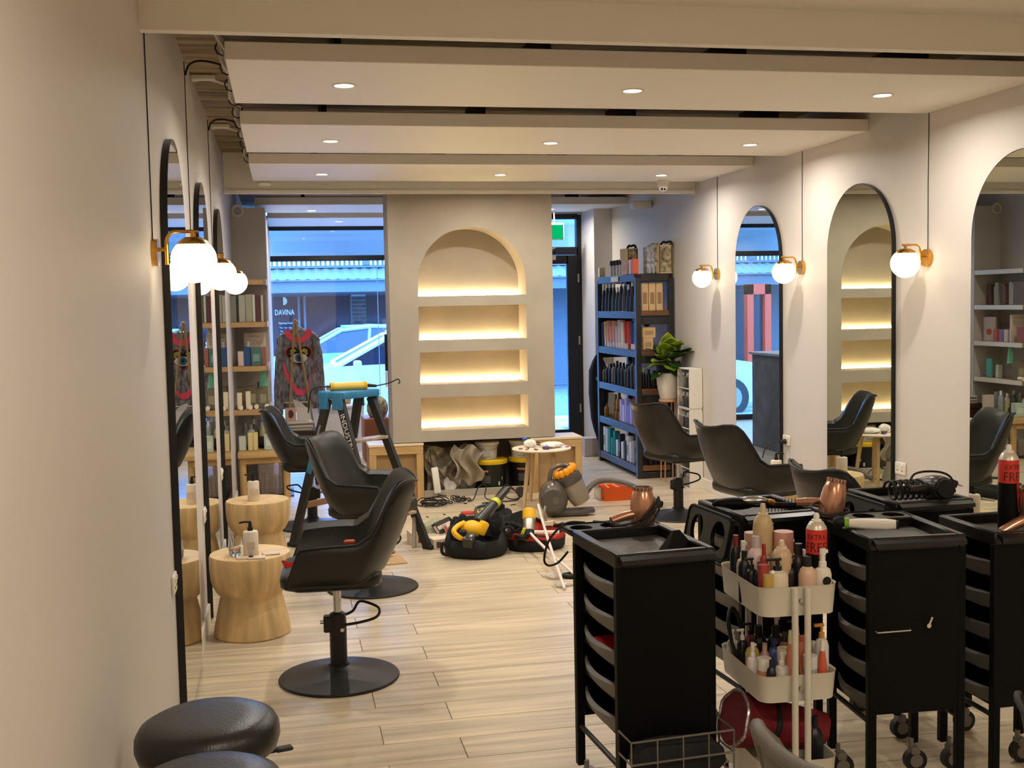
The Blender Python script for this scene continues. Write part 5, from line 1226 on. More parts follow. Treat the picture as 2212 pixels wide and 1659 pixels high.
for i in range(0, len(hc) - 1, 2):
    d = (hc[i + 1] - hc[i]).normalized(); u = d.orthogonal().normalized(); w_ = d.cross(u)
    rbs.tube([hc[i] + u * (.022 * cos(2 * PI * k / 10)) + w_ * (.022 * sin(2 * PI * k / 10)) for k in range(10)], .0028, 4, closed=True)
o = rbs.obj('hose_ribs', mat('hose_grey', (120, 114, 106), .5), hz); o['kind'] = 'stuff'
B().cyl(hc[-1], hc[-1] + Vector((.03, -.04, -.01)), .026, .028, 16, cap=False).cyl(hc[-1], hc[-1] + Vector((.028, -.037, -.008)), .02, n=12).obj('hose_end', RUBBER, hz)
# orange crate behind the hose
t = thing('tool_crate', 'bright orange plastic crate on the floor behind the vacuum hose', 'crate', (2.76, 9.33, 0), .05)
B().loft([[(p[0] * k, p[1] * k, z) for p in rrect(.14, .10, .02, 3)] for z, k in ((0, .93), (.115, 1), (.12, 1.03), (.115, .96), (.01, .9))]).obj('crate_body', mat('crate_orange', (232, 96, 22), .45), t)
for i in range(3): B().box((-.08 + .08 * i, 0, .112), (.004, .19, .012), (0, 0, .15 * (i - 1))).obj('divider', WHITEP, t)
B().box((-.16, .02, .06), (.012, .16, .11), bev=.003).obj('clear_lid', CLEAR, t)

# ---- tool bags and tools on the floor
CLOTH = mat('black_canvas', (26, 25, 24), .85, bump=.35, bscale=40, noise=.2, nscale=8)
REDC = mat('red_canvas', (196, 50, 32), .8, bump=.3, bscale=40, noise=.3, nscale=7)
bg1 = thing('tool_bag', 'slouched open black tool bag holding the yellow blower', 'bag', (1.235, 7.52, 0), -.06)
ou = []
for z, k, h_ in ((.0, .92, 0), (.02, 1.02, 0), (.07, 1.06, 0), (.12, 1.0, .0), (.165, .92, 1), (.16, .86, 1), (.10, .88, .4), (.03, .9, 0)):
    ou.append([(.205 * k * cos(a) * (1 + .05 * sin(5 * a)), .165 * k * sin(a) * (1 + .06 * sin(4 * a + 1)), z * (1 + h_ * (.45 * sin(a + .3) + .22 * sin(3 * a + 1.0) + .1 * sin(7 * a)))) for a in [2 * PI * i / 44 for i in range(44)]])
B().loft(ou).obj('bag_body', CLOTH, bg1, ang=120)
for sx, yy in ((.10, .10), (-.11, .07)): B().prism([(-.09, .0), (.09, .0), (.02 * (1 if sx > 0 else -1), .17), (-.02, .13)], 'y', -.004, .004).xf(Matrix.Translation((sx, yy, .10)) @ Matrix.Rotation(-.25, 4, 'X') @ Matrix.Rotation(.3 * (1 if sx > 0 else -1), 4, 'Y')).obj('bag_flap', CLOTH, bg1)
B().tube(catmull([(-.19, -.05, .07), (-.235, -.06, .10), (-.24, -.07, .04), (-.2, -.06, .02)]), .012, 6).tube(catmull([(.16, -.02, .16), (.22, -.03, .19), (.25, -.02, .15), (.2, 0, .12)]), .012, 6).obj('strap', CLOTH, bg1)
bl_ = thing('leaf_blower', 'yellow cordless blower with a long black nozzle lying in the tool bag', 'blower', (1.20, 7.50, .14), 0)
YEL = mat('tool_yellow', (238, 184, 22), .4); NZ = mat('nozzle_black', (44, 43, 42), .3)
# nozzle from the body up to the right and back
n0, n1 = Vector((.05, .05, .07)), Vector((.33, .42, .23))
B().cyl(n0, n0.lerp(n1, .55), .040, .034, 20).cyl(n0.lerp(n1, .56), n1, .030, .026, 20, cap=False).cyl(n0.lerp(n1, .97), n0.lerp(n1, .975), .025, n=16).obj('nozzle', NZ, bl_)
B().cyl(n0.lerp(n1, .53), n0.lerp(n1, .62), .038, n=20).obj('lime_collar', mat('lime', (196, 200, 50), .4), bl_)
B().sph((.0, .0, .04), (.075, .065, .062), 20).obj('fan_housing', YEL, bl_)
B().box((.07, -.01, .045), (.06, .07, .10), (0, .5, .3), bev=.018).obj('side_shroud', YEL, bl_)
B().tube(catmull([(-.05, .01, .085), (-.10, -.04, .075), (-.135, -.085, .05), (-.10, -.10, .01), (-.05, -.08, .0)]), .018, 9).obj('grip_handle', YEL, bl_)
B().box((-.035, -.115, -.01), (.075, .10, .075), (.35, .1, -.45), bev=.014).obj('battery', mat('battery_black', (52, 49, 42), .25), bl_)
B().box((-.075, -.085, .035), (.05, .05, .04), (.2, 0, -.4), bev=.01).obj('battery_mount', BLACKM, bl_)
bg2 = thing('tool_pouch', 'low black tool pouch with a green rim behind the black bag', 'pouch', (1.46, 8.42, 0), .15)
ou = []
for z, k in ((0, .95), (.05, 1.03), (.095, 1.0), (.10, .93), (.05, .9)):
    ou.append([(.21 * k * cos(a), .12 * k * sin(a), z * (1 + .2 * sin(2 * a + 1) + .12 * sin(5 * a))) for a in [2 * PI * i / 36 for i in range(36)]])
B().loft(ou).obj('pouch_body', CLOTH, bg2, ang=120)
B().tube(catmull([(-.11, -.10, .10), (-.07, .02, .15), (.03, .08, .155), (.10, .09, .14)]), .012, 7).obj('green_rim', cm((52, 74, 66), .6), bg2)
B().tube(catmull([(-.19, -.02, .08), (-.26, -.03, .10), (-.24, -.06, .05), (-.18, -.06, .04)]), .014, 6).obj('strap', CLOTH, bg2)
tag(B().prism([(0, 0), (.10, 0), (.09, .14), (.03, .15), (0, .06)], 'y', -.05, .05).obj('tool_case', BLACKM, loc=(1.545, 8.62, 0)), 'small black wedge shaped case behind the blower nozzle', 'case')
bg3 = thing('red_tool_bag', 'open red and black tool bag right of the blower', 'bag', (1.67, 7.62, 0), .05)
ou = []
for z, k, h_ in ((.0, .94, 0), (.02, 1.0, 0), (.085, 1.03, .2)):
    ou.append([(.205 * k * cos(a), .155 * k * sin(a), z * (1 + h_ * .2 * sin(3 * a))) for a in [2 * PI * i / 40 for i in range(40)]])
B().loft(ou, cap=True).obj('bag_base', CLOTH, bg3, ang=120)
ou = []
for z, k, h_ in ((.082, 1.03, .15), (.13, 1.05, .5), (.135, .96, .5), (.088, .9, .15), (.086, .4, 0)):
    ou.append([(.205 * k * cos(a) * (1 + .04 * sin(6 * a)), .155 * k * sin(a), z * (1 + h_ * (.35 * sin(a) + .25 * sin(3 * a + 2.4)))) for a in [2 * PI * i / 40 for i in range(40)]])
B().loft(ou).obj('red_lining', REDC, bg3, ang=120)
B().tube(catmull([(.20 * cos(a), .15 * sin(a), .135 + .035 * sin(a) + .03 * sin(3 * a + 2.4)) for a in [2 * PI * i / 16 for i in range(16)]], 3, closed=True), .012, 6, closed=True).obj('rim_tape', CLOTH, bg3)
B().prism([(-.10, 0), (.11, 0), (.03, .12), (-.05, .10)], 'y', -.005, .005).xf(Matrix.Translation((-.09, .10, .13)) @ Matrix.Rotation(-.4, 4, 'X')).obj('bag_flap', CLOTH, bg3)
B().tube(catmull([(-.2, -.06, .12), (-.13, -.10, .17), (-.22, -.02, .19), (-.26, -.08, .15), (-.2, -.12, .12)]), .014, 6).obj('strap', CLOTH, bg3)
rt_ = thing('trim_router', 'yellow and grey compact router lying on the red tool bag', 'power tool', (1.60, 7.52, .14), .3)
Mr = Matrix.Rotation(.35, 4, 'Y') @ Matrix.Rotation(-.5, 4, 'X')
B().lathe([(.042, 0), (.042, .08), (.036, .09), (0, .09)], n=20, M=Mr).obj('motor_body', ALU, rt_)
B().lathe([(.044, .085), (.046, .1), (.046, .15), (.038, .16), (0, .16)], n=20, M=Mr).obj('top_grip', YEL, rt_)
B().box((0, 0, .145), (.05, .03, .04), bev=.01, M=Mr).obj('grip_slot', BLACKM, rt_)
B().lathe([(0, -.05), (.052, -.05), (.052, -.01), (.044, 0), (0, 0)], n=20, M=Mr).obj('base_block', BLACKM, rt_)
B().box((-.06, -.02, -.03), (.10, .07, .03), (0, .1, .3), bev=.006).obj('guide_plate', BLACKM, rt_)
B().box((-.06, -.03, .01), (.02, .02, .05), (.2, .3, 0), bev=.004).obj('lime_clip', mat('lime', (196, 200, 50), .4), rt_)
t = thing('hand_clamp', 'small clamp with yellow grips in the red tool bag', 'clamp', (1.77, 7.72, .15), .2)
B().cyl((0, 0, 0), (-.01, .01, .09), .008, n=8).cyl((-.01, .01, .085), (.0, .012, .12), .012, .006, 10).obj('spindle', ALU, t)
for k in range(3): B().box((.03 + .018 * k, -.005, -.01), (.014, .018, .06), (0, -.7, 0), bev=.003).obj('yellow_grip', YEL, t)
TUBEW = mat('white_conduit', (232, 214, 204), .4)
def tube_thing(pts, r, lab): tag(B().tube(catmull(pts, 5), r, 10).obj('white_tube', TUBEW), lab, 'tube')
tube_thing([(1.765, 7.95, .24), (1.73, 7.7, .195), (1.69, 7.4, .155), (1.63, 6.9, .08), (1.575, 6.42, .011)], .0095, 'long white tube leaning over the red bag, front end on the floor left')
tube_thing([(1.66, 7.75, .155), (1.60, 7.50, .10 + .04), (1.64, 7.15, .085), (1.70, 6.75, .03), (1.72, 6.6, .011)], .0095, 'long white tube crossing the other one, front end hidden by the trolley')
tube_thing([(1.62, 7.43, .150), (1.70, 7.40, .150), (1.78, 7.38, .150)], .012, 'short white tube lying across the red bag')
tag(B().box((0, 0, 0), (.09, .012, .03), (0, .1, .5)).obj('white_strip', PAPER, loc=(1.76, 7.62, .165)), 'short white strip inside the red bag', 'strip')
tag(B().cyl((0, 0, .012), (.05, .16, .012), .008, n=10).obj('steel_rod', ALU, loc=(1.60, 8.25, 0)), 'short steel rod on the floor behind the red bag', 'rod')
# long dryer cord hanging from the nearest trolley to the floor by the red bag
tag(B().tube(catmull([(1.01, 3.80, .93), (.95, 3.83, .925), (.895, 3.85, .87), (.875, 3.86, .80), (.89, 3.87, .77), (.925, 3.86, .78), (.96, 3.85, .82)], 8), .0042, 7).obj('extension_lead', RUBBER), 'black dryer cord looping off the left side of the nearest trolley', 'cord')
# boxes, books and tools near the ladder foot
for i, (c, c2) in enumerate((((176, 178, 150), (150, 150, 120)), ((60, 50, 46), (200, 190, 180)), ((206, 196, 186), (214, 92, 50)))):
    t = thing('product_box', 'slim product box in the leaning row by the ladder foot, %s of three' % PLACE[i], 'box', (1.035 + .075 * i, 8.46 - .035 * i, .012), rot=(0, .95, -.55), group='slim boxes by the ladder foot')
    B().box((0, 0, .03), (.10, .26, .035), bev=.002).obj('box_body', cm(c, .6), t)
    B().box((0, .0, .0482), (.03, .262, .001)).box((0, -.131, .03), (.06, .001, .02)).obj('printed_band', cm(c2, .6), t)
for (x, y, rz, d, lab) in ((.885, 8.02, .1, (.12, .14, .085), 'small pale carton with brown windows behind the ladder foot'), (1.045, 7.83, .25, (.18, .12, .07), 'pale carton with a printed end right of the ladder foot')):
    t = thing('product_box', lab, 'box', (x, y, 0), rz)
    B().box((0, 0, d[2] / 2), d, bev=.002).obj('box_body', cm((212, 196, 172), .6), t)
    for k in (-.3, .05, .32): B().box((k * d[0], -d[1] / 2 - .0006, d[2] * .45), (d[0] * .18, .0012, d[2] * .6)).obj('window_print', cm((96, 60, 44), .5), t)
tag(B().box((1.05, 7.96, .078), (.2, .1, .012), (0, 0, .15)).obj('booklet', PAPER), 'white booklet lying on the pale carton right of the ladder', 'booklet') if False else None
def screwdriver(x, y, z, rz, c, lab):
    t = thing('screwdriver', lab, 'screwdriver', (x, y, z), rz)
    B().cyl((-.06, 0, .016), (.03, 0, .016), .016, .014, 12).sph((-.06, 0, .016), .0155, 10).obj('handle', cm(c, .35), t)
    B().cyl((.03, 0, .016), (.1, 0, .016), .004, n=8).obj('shank', CHROME, t)
screwdriver(1.16, 8.13, 0, 2.8, (150, 34, 34), 'dark red screwdriver on the floor left of the black bag')
screwdriver(1.12, 7.95, .0, 3.3, (120, 24, 28), 'maroon screwdriver near the pale carton')
t = thing('multi_tool', 'black and red folding tool on the floor near the pale carton', 'tool', (1.06, 8.02, 0), .1)
B().box((-.03, 0, .014), (.07, .03, .026), bev=.008).obj('black_handle', BLACKM, t); B().box((.045, 0, .014), (.08, .028, .024), bev=.007).obj('red_handle', cm((140, 30, 34), .4), t)
t = thing('pliers', 'red and yellow handled pliers on the floor before the plinth', 'pliers', (1.47, 9.0, 0), .2)
for sy in (-1, 1): B().tube(catmull([(.0, sy * .006, .014), (-.05, sy * .022, .016), (-.11, sy * .024, .016)]), .010, 8).obj('handle', cm((206, 60, 34), .4), t)
B().tube([(.0, .0, .014), (.03, -.01, .014)], .011, 8).obj('yellow_guard', mat('tool_yellow', (238, 184, 22), .4), t); B().cyl((.02, 0, .014), (.07, 0, .014), .009, .004, 8).obj('jaws', ALU, t)
random.seed(11)
for i, (x, y) in enumerate(sorted((random.uniform(1.05, 2.0), random.uniform(8.35, 9.7)) for _ in range(26))):
    c = ((70, 54, 40), (40, 34, 30), (150, 120, 84), (206, 196, 180))[i % 4]
    tag(B().box((0, 0, .003), (random.uniform(.015, .06), random.uniform(.008, .02), .006), bev=.001).obj('debris_chip', cm(c, .8), loc=(x, y, 0), rot=(0, 0, random.uniform(0, 3))), 'small %s scrap of debris on the floor before the recess, %s from the left' % (('brown', 'dark', 'tan', 'pale')[i % 4], ORD[i]), 'debris', 'floor debris')
for i, (x, y, s_) in enumerate(((1.60, 6.75, .075), (1.60, 6.53, .065), (.87, 7.88, .035))):
    crumple('plastic_wrap', (x, y, .012), s_, s_ * .7, .013, i + 1, mat('wrap_plastic', (214, 204, 190), .15, alpha=.45), 'crumpled clear plastic wrap on the floor, %s' % ['beside the tube crossing', 'nearest the trolley', 'by the ladder foot'][i], 'wrap', amp=.25)
tag(B().tube([(.055 * cos(a), .04 * sin(a), .014) for a in [2 * PI * i / 20 for i in range(20)]], .013, 8, closed=True).obj('tape_ring', BLACKM, loc=(1.70, 6.72, 0)), 'black ring of tape on the floor by the white tubes', 'tape')
tag(B().box((.45, 7.6, .004), (.55, .5, .008), (0, 0, .1)).obj('cardboard_sheet', mat('cardboard', (196, 160, 116), .8)), 'flat cardboard sheet on the floor under the ladder', 'sheet')

# ---- on the trolleys
def dryer(name, M_, m, lab, cordcol=RUBBER, cord=None):
    t = thing('hair_dryer', lab, 'hair dryer', (0, 0, 0)); t.matrix_world = M_
    B().lathe([(0, 0), (.044, .0), (.05, .03), (.052, .065), (.048, .11), (.037, .145), (.033, .15), (.033, .145), (.030, .12), (0, .12)], n=28).obj('barrel', m, t)
    B().lathe([(.032, .142), (.0385, .145), (.0375, .158), (.032, .158), (.030, .148)], n=24).obj('nozzle_ring', mat('nozzle_ring', (120, 96, 82), .35, .5), t)
    for k in range(16): 
        a = 2 * PI * k / 16; B().box((.0375 * cos(a), .0375 * sin(a), .1515), (.005, .005, .012)).obj('ring_tooth', m, t)
    B().lathe([(0, -.012), (.036, -.012), (.042, .0), (0, .0)], n=24).obj('rear_grille', BLACKM, t)
    B().tube(catmull([(-.03, 0, .05), (-.08, 0, .045), (-.14, 0, .03)]), .020, 12, r2=.017).obj('handle', m, t)
    if cord: B().tube(catmull(cord, 6), .0045, 7).obj('cord', cordcol, t)
    return t
def loopcord(n, rx, rz, c, seed=1):
    random.seed(seed); return [(c[0] + rx * cos(2 * PI * i / 8) * (1 + .2 * random.random()), c[1] + .05 * sin(2 * PI * i / 8 + .6), c[2] + rz * sin(2 * PI * i / 8) + .01 * random.random()) for i in range(n * 8)]
TR = Matrix.Translation
dryer('d', TR((1.225, 3.81, .905)) @ Matrix.Rotation(.15, 4, 'Z') @ Matrix.Scale(.88, 4), ROSE, 'rose gold hair dryer standing upright on the nearest trolley, cord around it', cord=[(-.14, 0, .03), (-.15, -.04, .02), (-.06, -.058, .03), (.03, -.062, .08), (.06, -.02, .115), (.02, -.055, .085), (-.05, -.062, .035), (-.11, -.05, .018), (-.05, -.075, .01), (.02, -.07, .045), (.062, -.03, .10), (.0, -.068, .05), (-.08, -.06, .005), (-.16, -.03, .03), (-.22, .0, .035)])
dryer('d', TR((1.892, 3.715, .915)) @ Matrix.Rotation(.2, 4, 'Y') @ Matrix.Scale(.88, 4) @ Matrix.Rotation(-.7, 4, 'Z'), ROSE, 'rose gold hair dryer standing in the holder of the trolley right of the cart', cord=loopcord(3, .06, .02, (0, -.03, .03), 4))
dryer('d', TR((2.475, 4.00, .945)) @ Matrix.Rotation(1.45, 4, 'X') @ Matrix.Rotation(PI, 4, 'X') @ TR((0, 0, -.08)), mat('dryer_black', (46, 42, 40), .25, .2), 'black hair dryer lying on its trolley with the round rear grille facing out', cord=[(-.14, 0, .03), (-.1, -.06, .04), (0, -.065, .05), (.06, -.04, .05), (.075, .02, .05)])
for k in range(6):
    pass
cw = []
for i in range(56):
    a = 2 * PI * i / 9.0; cw.append((2.285 + .0027 * i, 4.0 + .04 * cos(a), .945 + .036 * sin(a)))
tag(B().tube(catmull(cw, 3), .0055, 6).obj('coiled_cord', RUBBER), 'black cord wound around the handle of the black dryer', 'cord')
t = thing('power_plug', 'black two pin plug beside the black hair dryer', 'plug', (2.575, 4.02, .955))
B().box((0, 0, 0), (.035, .025, .03), (0, .4, 0), bev=.006).obj('plug_body', RUBBER, t); B().box((.03, -.006, -.008), (.02, .0015, .005), (0, .5, 0)).box((.03, .006, -.01), (.02, .0015, .005), (0, .5, 0)).obj('pins', CHROME, t)
dryer('d', TR((2.475, 3.36, .90)) @ Matrix.Rotation(-.2, 4, 'Y'), ROSE, 'rose gold hair dryer partly cut off at the right edge')
tag(B().loft([[(-.055, -.02, 0), (.055, -.02, 0), (.055, .03, 0), (-.055, .03, 0)], [(-.05, -.012, .012), (.05, -.012, .012), (.05, .024, .012), (-.05, .024, .012)], [(-.012, .006, .062), (.012, .004, .062), (.012, .012, .062), (-.012, .012, .062)]]).obj('dryer_nozzle', BLACK, loc=(1.235, 3.475, .8895), rot=(0, 0, .3)), 'black pyramid shaped dryer nozzle in the top tray of the nearest trolley', 'nozzle')
# clippers and brush on the trolley behind the cart
t = thing('hair_clipper', 'black and silver hair clipper with a gold head in a trolley tray', 'clipper', (1.70, 4.00, .925), -.25)
B().sph((-.05, 0, 0), (.085, .024, .024), 16).obj('clipper_body', BLACK, t); B().sph((.02, 0, .012), (.06, .02, .018), 14).obj('silver_shell', CHROME, t); B().box((.09, 0, .005), (.03, .036, .02), (0, .3, 0), bev=.005).obj('gold_head', BRASS, t)
t = thing('round_brush', 'black bristled round brush in the tray beside the clipper', 'brush', (1.83, 3.98, .915), -.35)
B().cyl((-.06, 0, 0), (.06, 0, 0), .012, n=10).cyl((-.15, 0, 0), (-.06, 0, 0), .008, n=8).obj('barrel', BLACK, t)
o = B()
for i in range(9):
    for k in range(8):
        a = 2 * PI * k / 8 + i * .4; x = -.05 + .0125 * i; o.cyl((x, .01 * cos(a), .01 * sin(a)), (x, .026 * cos(a), .026 * sin(a)), .0012, n=3)
q = o.obj('bristles', BLACKM, t); q['kind'] = 'stuff'
# trimmer on the trolley right of the cart
t = thing('cordless_trimmer', 'white cordless trimmer with green ring and black tip on a trolley edge', 'trimmer', (1.905, 3.47, .936), -.45)
B().loft([[(x, p[0], p[1]) for p in rrect(w_, h_, .01, 3)] for x, w_, h_ in ((-.06, .018, .013), (-.02, .022, .016), (.06, .024, .017), (.09, .02, .014))]).obj('trimmer_body', WHITEP, t)
B().cyl((-.075, 0, 0), (-.06, 0, 0), .019, n=14).obj('green_ring', cm((120, 170, 40), .4), t); B().sph((-.09, 0, .004), (.024, .02, .02), 12).obj('black_tip', BLACKM, t); B().box((.095, 0, 0), (.012, .036, .026), bev=.004).obj('tail', BLACKM, t)
def spray_can(x, y, z, rz, lab):
    t = thing('aerosol_can', lab, 'can', (x, y, z), rz, 'tall red and black hairspray cans'); r = .033
    B().lathe([(0, 0), (r * .97, 0), (r, .004), (r, .175), (0, .175)], n=32).obj('black_can', BLACK, t)
    B().lathe([(r + .0004, .172), (r + .0004, .247), (r * .98, .25), (0, .25)], n=32).obj('red_band', mat('can_red', (196, 48, 36), .35, .2), t)
    B().lathe([(r * .98, .25), (r * .9, .258), (r * .66, .272), (r * .52, .274), (.0, .274)], n=28).obj('dome', mat('can_dome', (206, 198, 182), .35, .4), t)
    B().lathe([(r * .5, .273), (r * .48, .279), (r * .3, .28), (r * .27, .295), (r * .2, .30), (0, .30)], n=16).obj('nozzle', WHITEP, t)
    tri = [((r + .0006) * cos(-1.5 + u), (r + .0006) * sin(-1.5 + u), z_) for u, z_ in ((-.35, .173), (-.1, .173), (.15, .173), (.12, .14), (.06, .11), (-.02, .10 - .02))]
    B()._add(tri, [(0, 1, 2, 3, 4, 5)]); b_ = B(); b_._add(tri, [(0, 1, 2, 3, 4, 5)]); b_.obj('red_wedge', mat('can_red', (196, 48, 36), .35, .2), t)
    D_ = cm((60, 14, 12), .5)
    for body, sz, zc in (('EXTRA', .024, .226), ('FREE', .043, .193)):
        text(body, sz, D_, t, lambda x_, y_, zc=zc: ((r + .0009) * sin(x_ * .85 / r - .48), -(r + .0009) * cos(x_ * .85 / r - .48), zc + y_))
    return t
spray_can(1.65, 3.33, .712, 0, 'tall red and black aerosol can standing in the white cart')
spray_can(2.385, 3.40, .892, .5, 'tall red and black aerosol can on the right-edge trolley')

# ---- products in the white cart: each one placed
cz = .709
SKIN, BLU = (206, 174, 138), (60, 80, 130)
top = [  # dx, dy, r, h, colour, cap, style, label
 (-.020, -.085, .034, .215, (196, 168, 132), (214, 190, 160), 'aerosol', 'beige aerosol can without a cap in the middle of the cart top'),
 (-.022, .055, .034, .31, (190, 166, 122), (206, 186, 150), 'aerosol', 'tallest beige gold aerosol can in the cart top'),
 (-.062, .02, .031, .21, (214, 190, 188), (196, 180, 178), 'bottle', 'pale pink bottle with a clear cap in the cart top'),
 (.035, .02, .031, .22, (196, 140, 124), (206, 152, 136), 'jar', 'dusty pink canister with matching lid in the cart top'),
 (-.062, -.145, .034, .178, (210, 196, 172), INK, 'pump', 'cream bottle with black pump at the front of the cart top'),
 (.040, -.145, .029, .172, (206, 172, 146), INK, 'bottle', 'peach bottle with black cap at the front of the cart top'),
 (.090, -.148, .028, .195, (224, 216, 202), (226, 222, 214), 'spray', 'white spray bottle with a round black emblem in the cart top'),
 (-.100, .10, .02, .20, (30, 28, 30), (120, 40, 36), 'bottle', 'dark bottle with a red cap at the back left of the cart top'),
 (-.095, .05, .022, .19, (190, 178, 168), (216, 210, 204), 'spray', 'pale spray bottle behind the black ones in the cart top'),
 (-.112, .00, .02, .17, INK, INK, 'bottle', 'black bottle at the left side of the cart top, farther of three'),
 (-.108, -.05, .019, .16, INK, INK, 'pump', 'black pump bottle at the left side of the cart top, middle of three'),
 (-.096, -.09, .020, .15, (26, 26, 34), (36, 34, 40), 'bottle', 'black square-shouldered bottle at the left of the cart top, nearest of three'),
 (-.068, -.055, .014, .20, (160, 46, 38), (160, 46, 38), 'bottle', 'slim red bottle in the cart top'),
 (-.100, -.125, .017, .150, (150, 50, 50), (160, 60, 56), 'jar', 'short red lidded tube in the cart top'),
 (-.098, -.158, .016, .125, (190, 160, 80), (190, 160, 80), 'jar', 'small shiny gold jar at the front of the cart top'),
 (-.045, -.035, .016, .15, (216, 206, 196), (224, 218, 208), 'spray', 'slim white spray bottle in the cart top'),
 (.075, .05, .018, .19, (210, 204, 198), (226, 222, 216), 'spray', 'white slim spray bottle at the back right of the cart top'),
 (.085, -.02, .022, .165, (190, 110, 76), (226, 222, 216), 'spray', 'amber spray bottle at the right of the cart top'),
 (.050, -.06, .028, .195, (30, 26, 30), (28, 26, 28), 'bottle', 'dark round bottle behind the peach one in the cart top'),
 (.000, -.105, .018, .17, (40, 34, 36), INK, 'pump', 'small dark pump bottle behind the peach one in the cart top'),
 (.095, .10, .02, .16, (216, 210, 206), (216, 210, 206), 'bottle', 'white slim bottle at the back of the cart top'),
]
mid = [
 (-.095, .06, .018, .17, (30, 28, 26), (226, 222, 214), 'pump', 'black bottle with pale tip in the middle cart tier'),
 (-.085, .0, .024, .15, (206, 180, 96), (36, 30, 26), 'bottle', 'gold bottle with dark cap in the middle cart tier'),
 (-.110, -.06, .020, .155, (222, 212, 206), (226, 220, 212), 'spray', 'white spray bottle at the left of the middle cart tier'),
 (-.088, -.100, .022, .115, (206, 150, 120), (226, 218, 206), 'jar', 'peach jar with white lid in the middle cart tier'),
 (-.055, -.03, .018, .14, (186, 140, 140), (206, 160, 146), 'bottle', 'pink bottle in the middle cart tier'),
 (-.020, -.02, .018, .15, BLU, (54, 64, 110), 'bottle', 'blue bottle in the middle cart tier'),
 (-.018, -.09, .019, .14, (214, 190, 150), (220, 206, 180), 'jar', 'short cream jar in the middle cart tier'),
 (-.006, -.125, .026, .205, (208, 130, 96), (214, 206, 160), 'cone', 'orange bottle with cream nozzle in the middle cart tier'),
 (.052, -.14, .022, .125, (170, 170, 168), (210, 206, 200), 'jar', 'grey jar with white lid in the middle cart tier'),
 (.055, -.04, .024, .16, (206, 120, 90), (206, 130, 100), 'tube', 'coral tube in the middle cart tier'),
 (.088, -.150, .019, .175, (200, 92, 70), (226, 220, 212), 'cone', 'red bottle with white nozzle in the middle cart tier'),
 (.108, -.105, .023, .22, (206, 204, 196), (196, 140, 60), 'pump', 'white bottle with amber pump at the right of the middle cart tier'),
 (.080, .02, .02, .17, (150, 156, 150), (180, 180, 176), 'bottle', 'grey bottle in the middle cart tier'),
 (-.050, -.150, .022, .15, (206, 196, 190), (216, 208, 200), 'spray', 'white bottle leaning at the front of the middle cart tier'),
 (-.082, -.142, .016, .12, (36, 34, 40), (30, 30, 34), 'bottle', 'short black bottle at the front of the middle cart tier'),
 (.02, .05, .03, .17, (34, 32, 34), (30, 30, 32), 'bottle', 'black bottle at the back of the middle cart tier'),
 (-.02, .10, .028, .16, (40, 36, 40), INK, 'bottle', 'dark bottle behind the blue one in the middle cart tier'),
]
mid += [
 (-.105, .12, .02, .15, (210, 200, 186), (226, 220, 210), 'pump', 'cream pump bottle at the far left of the middle cart tier'),
 (.105, -.05, .021, .14, (196, 176, 150), (226, 220, 210), 'bottle', 'tan bottle at the right of the middle cart tier'),
 (.10, .08, .022, .18, (206, 190, 176), INK, 'pump', 'beige pump bottle at the back right of the middle cart tier'),
 (.02, -.02, .021, .17, (150, 120, 96), (60, 50, 44), 'bottle', 'brown bottle in the centre of the middle cart tier'),
 (.045, .10, .02, .19, (196, 190, 186), (210, 206, 200), 'spray', 'grey spray bottle at the back of the middle cart tier'),
 (-.055, .09, .02, .18, (120, 60, 60), INK, 'pump', 'dark red pump bottle at the back of the middle cart tier'),
]
top += [
 (.01, -.03, .019, .19, (206, 196, 180), (226, 220, 210), 'spray', 'cream spray bottle in the centre of the cart top'),
 (.03, .11, .026, .23, (60, 48, 46), (40, 36, 36), 'bottle', 'tall dark brown bottle at the back of the cart top'),
 (-.03, .125, .026, .2, (170, 130, 110), (196, 160, 140), 'jar', 'tan canister at the back of the cart top'),
 (.10, .03, .018, .17, (40, 36, 40), (226, 220, 214), 'pump', 'dark bottle with white pump at the right of the cart top'),
]
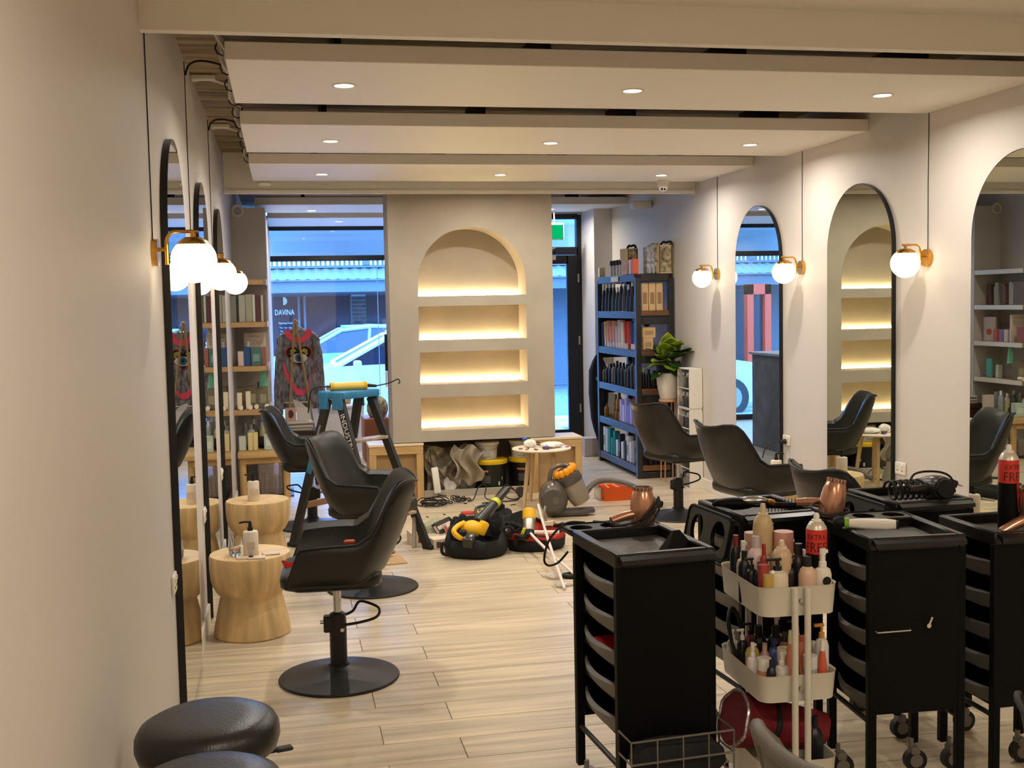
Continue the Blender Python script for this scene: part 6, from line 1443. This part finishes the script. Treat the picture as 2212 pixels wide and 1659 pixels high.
for dx, dy, r, h, c, cp_, st, lab in top: bottle(1.562 + dx, 3.44 + dy, cz, r, h, c, cp_, st, lab, group='hair products in the white cart', cat='jar' if st == 'jar' else 'can' if st == 'aerosol' else 'bottle')
for dx, dy, r, h, c, cp_, st, lab in mid: bottle(1.562 + dx, 3.44 + dy, .434, r, h, c, cp_, st, lab, group='hair products in the white cart', cat='jar' if st == 'jar' else 'bottle')
tag(B().cyl((0, 0, 0), (0, -.001, 0), .014, n=20).obj('round_emblem', BLACKM, bpy.data.objects.get('none'), loc=(1.652, 3.2625, cz + .098)), 'round black emblem on the white spray bottle in the cart top', 'emblem')
# dryers and cords stuffed at the back left of the middle tier
tag(B().tube(catmull(loopcord(4, .03, .07, (1.465, 3.55, .57), 9), 4), .006, 6).obj('cord_bundle', RUBBER), 'black cord bundle at the back left of the middle cart tier', 'cord')
# red towel bag on the lowest tier, dark cups
rb = []
for q in range(9):
    k = q / 8; x = lerp(1.40, 1.70, k); rr = lerp(.105, .07, k)
    rb.append([(x + .10 * (sin(a) * .3), 3.42 + rr * cos(a) * (1 + .06 * sin(6 * a + q)), lerp(.33, .26, k) + rr * .82 * sin(a)) for a in [2 * PI * i / 28 for i in range(28)]])
t = thing('red_bag', 'dark red quilted bag wedged in the lowest cart tier', 'bag', (0, 0, 0))
B().loft(rb).obj('bag_body', mat('dark_red_cloth', (104, 8, 16), .8, bump=.4, bscale=50), t, ang=80)
B().tube([Vector(p) for p in rb[0]], .006, 6, closed=True).obj('glitter_edge', mat('glitter', (196, 180, 180), .3, .6, noise=.5, nscale=90), t)
B().tube([Vector(p) * 1.0 for p in rb[3]], .010, 6, closed=True).obj('black_band', BLACKM, t)
bottle(1.655, 3.36, .134, .03, .2, INK, INK, 'bottle', 'black bottle standing in the lowest cart tier')
tag(B().box((0, 0, 0), (.10, .16, .03), (0, 0, .1), bev=.006).obj('red_comb_case', cm((150, 20, 22), .4), loc=(1.03, 3.52, .572)), 'dark red case lying in the third drawer of the nearest trolley', 'case')
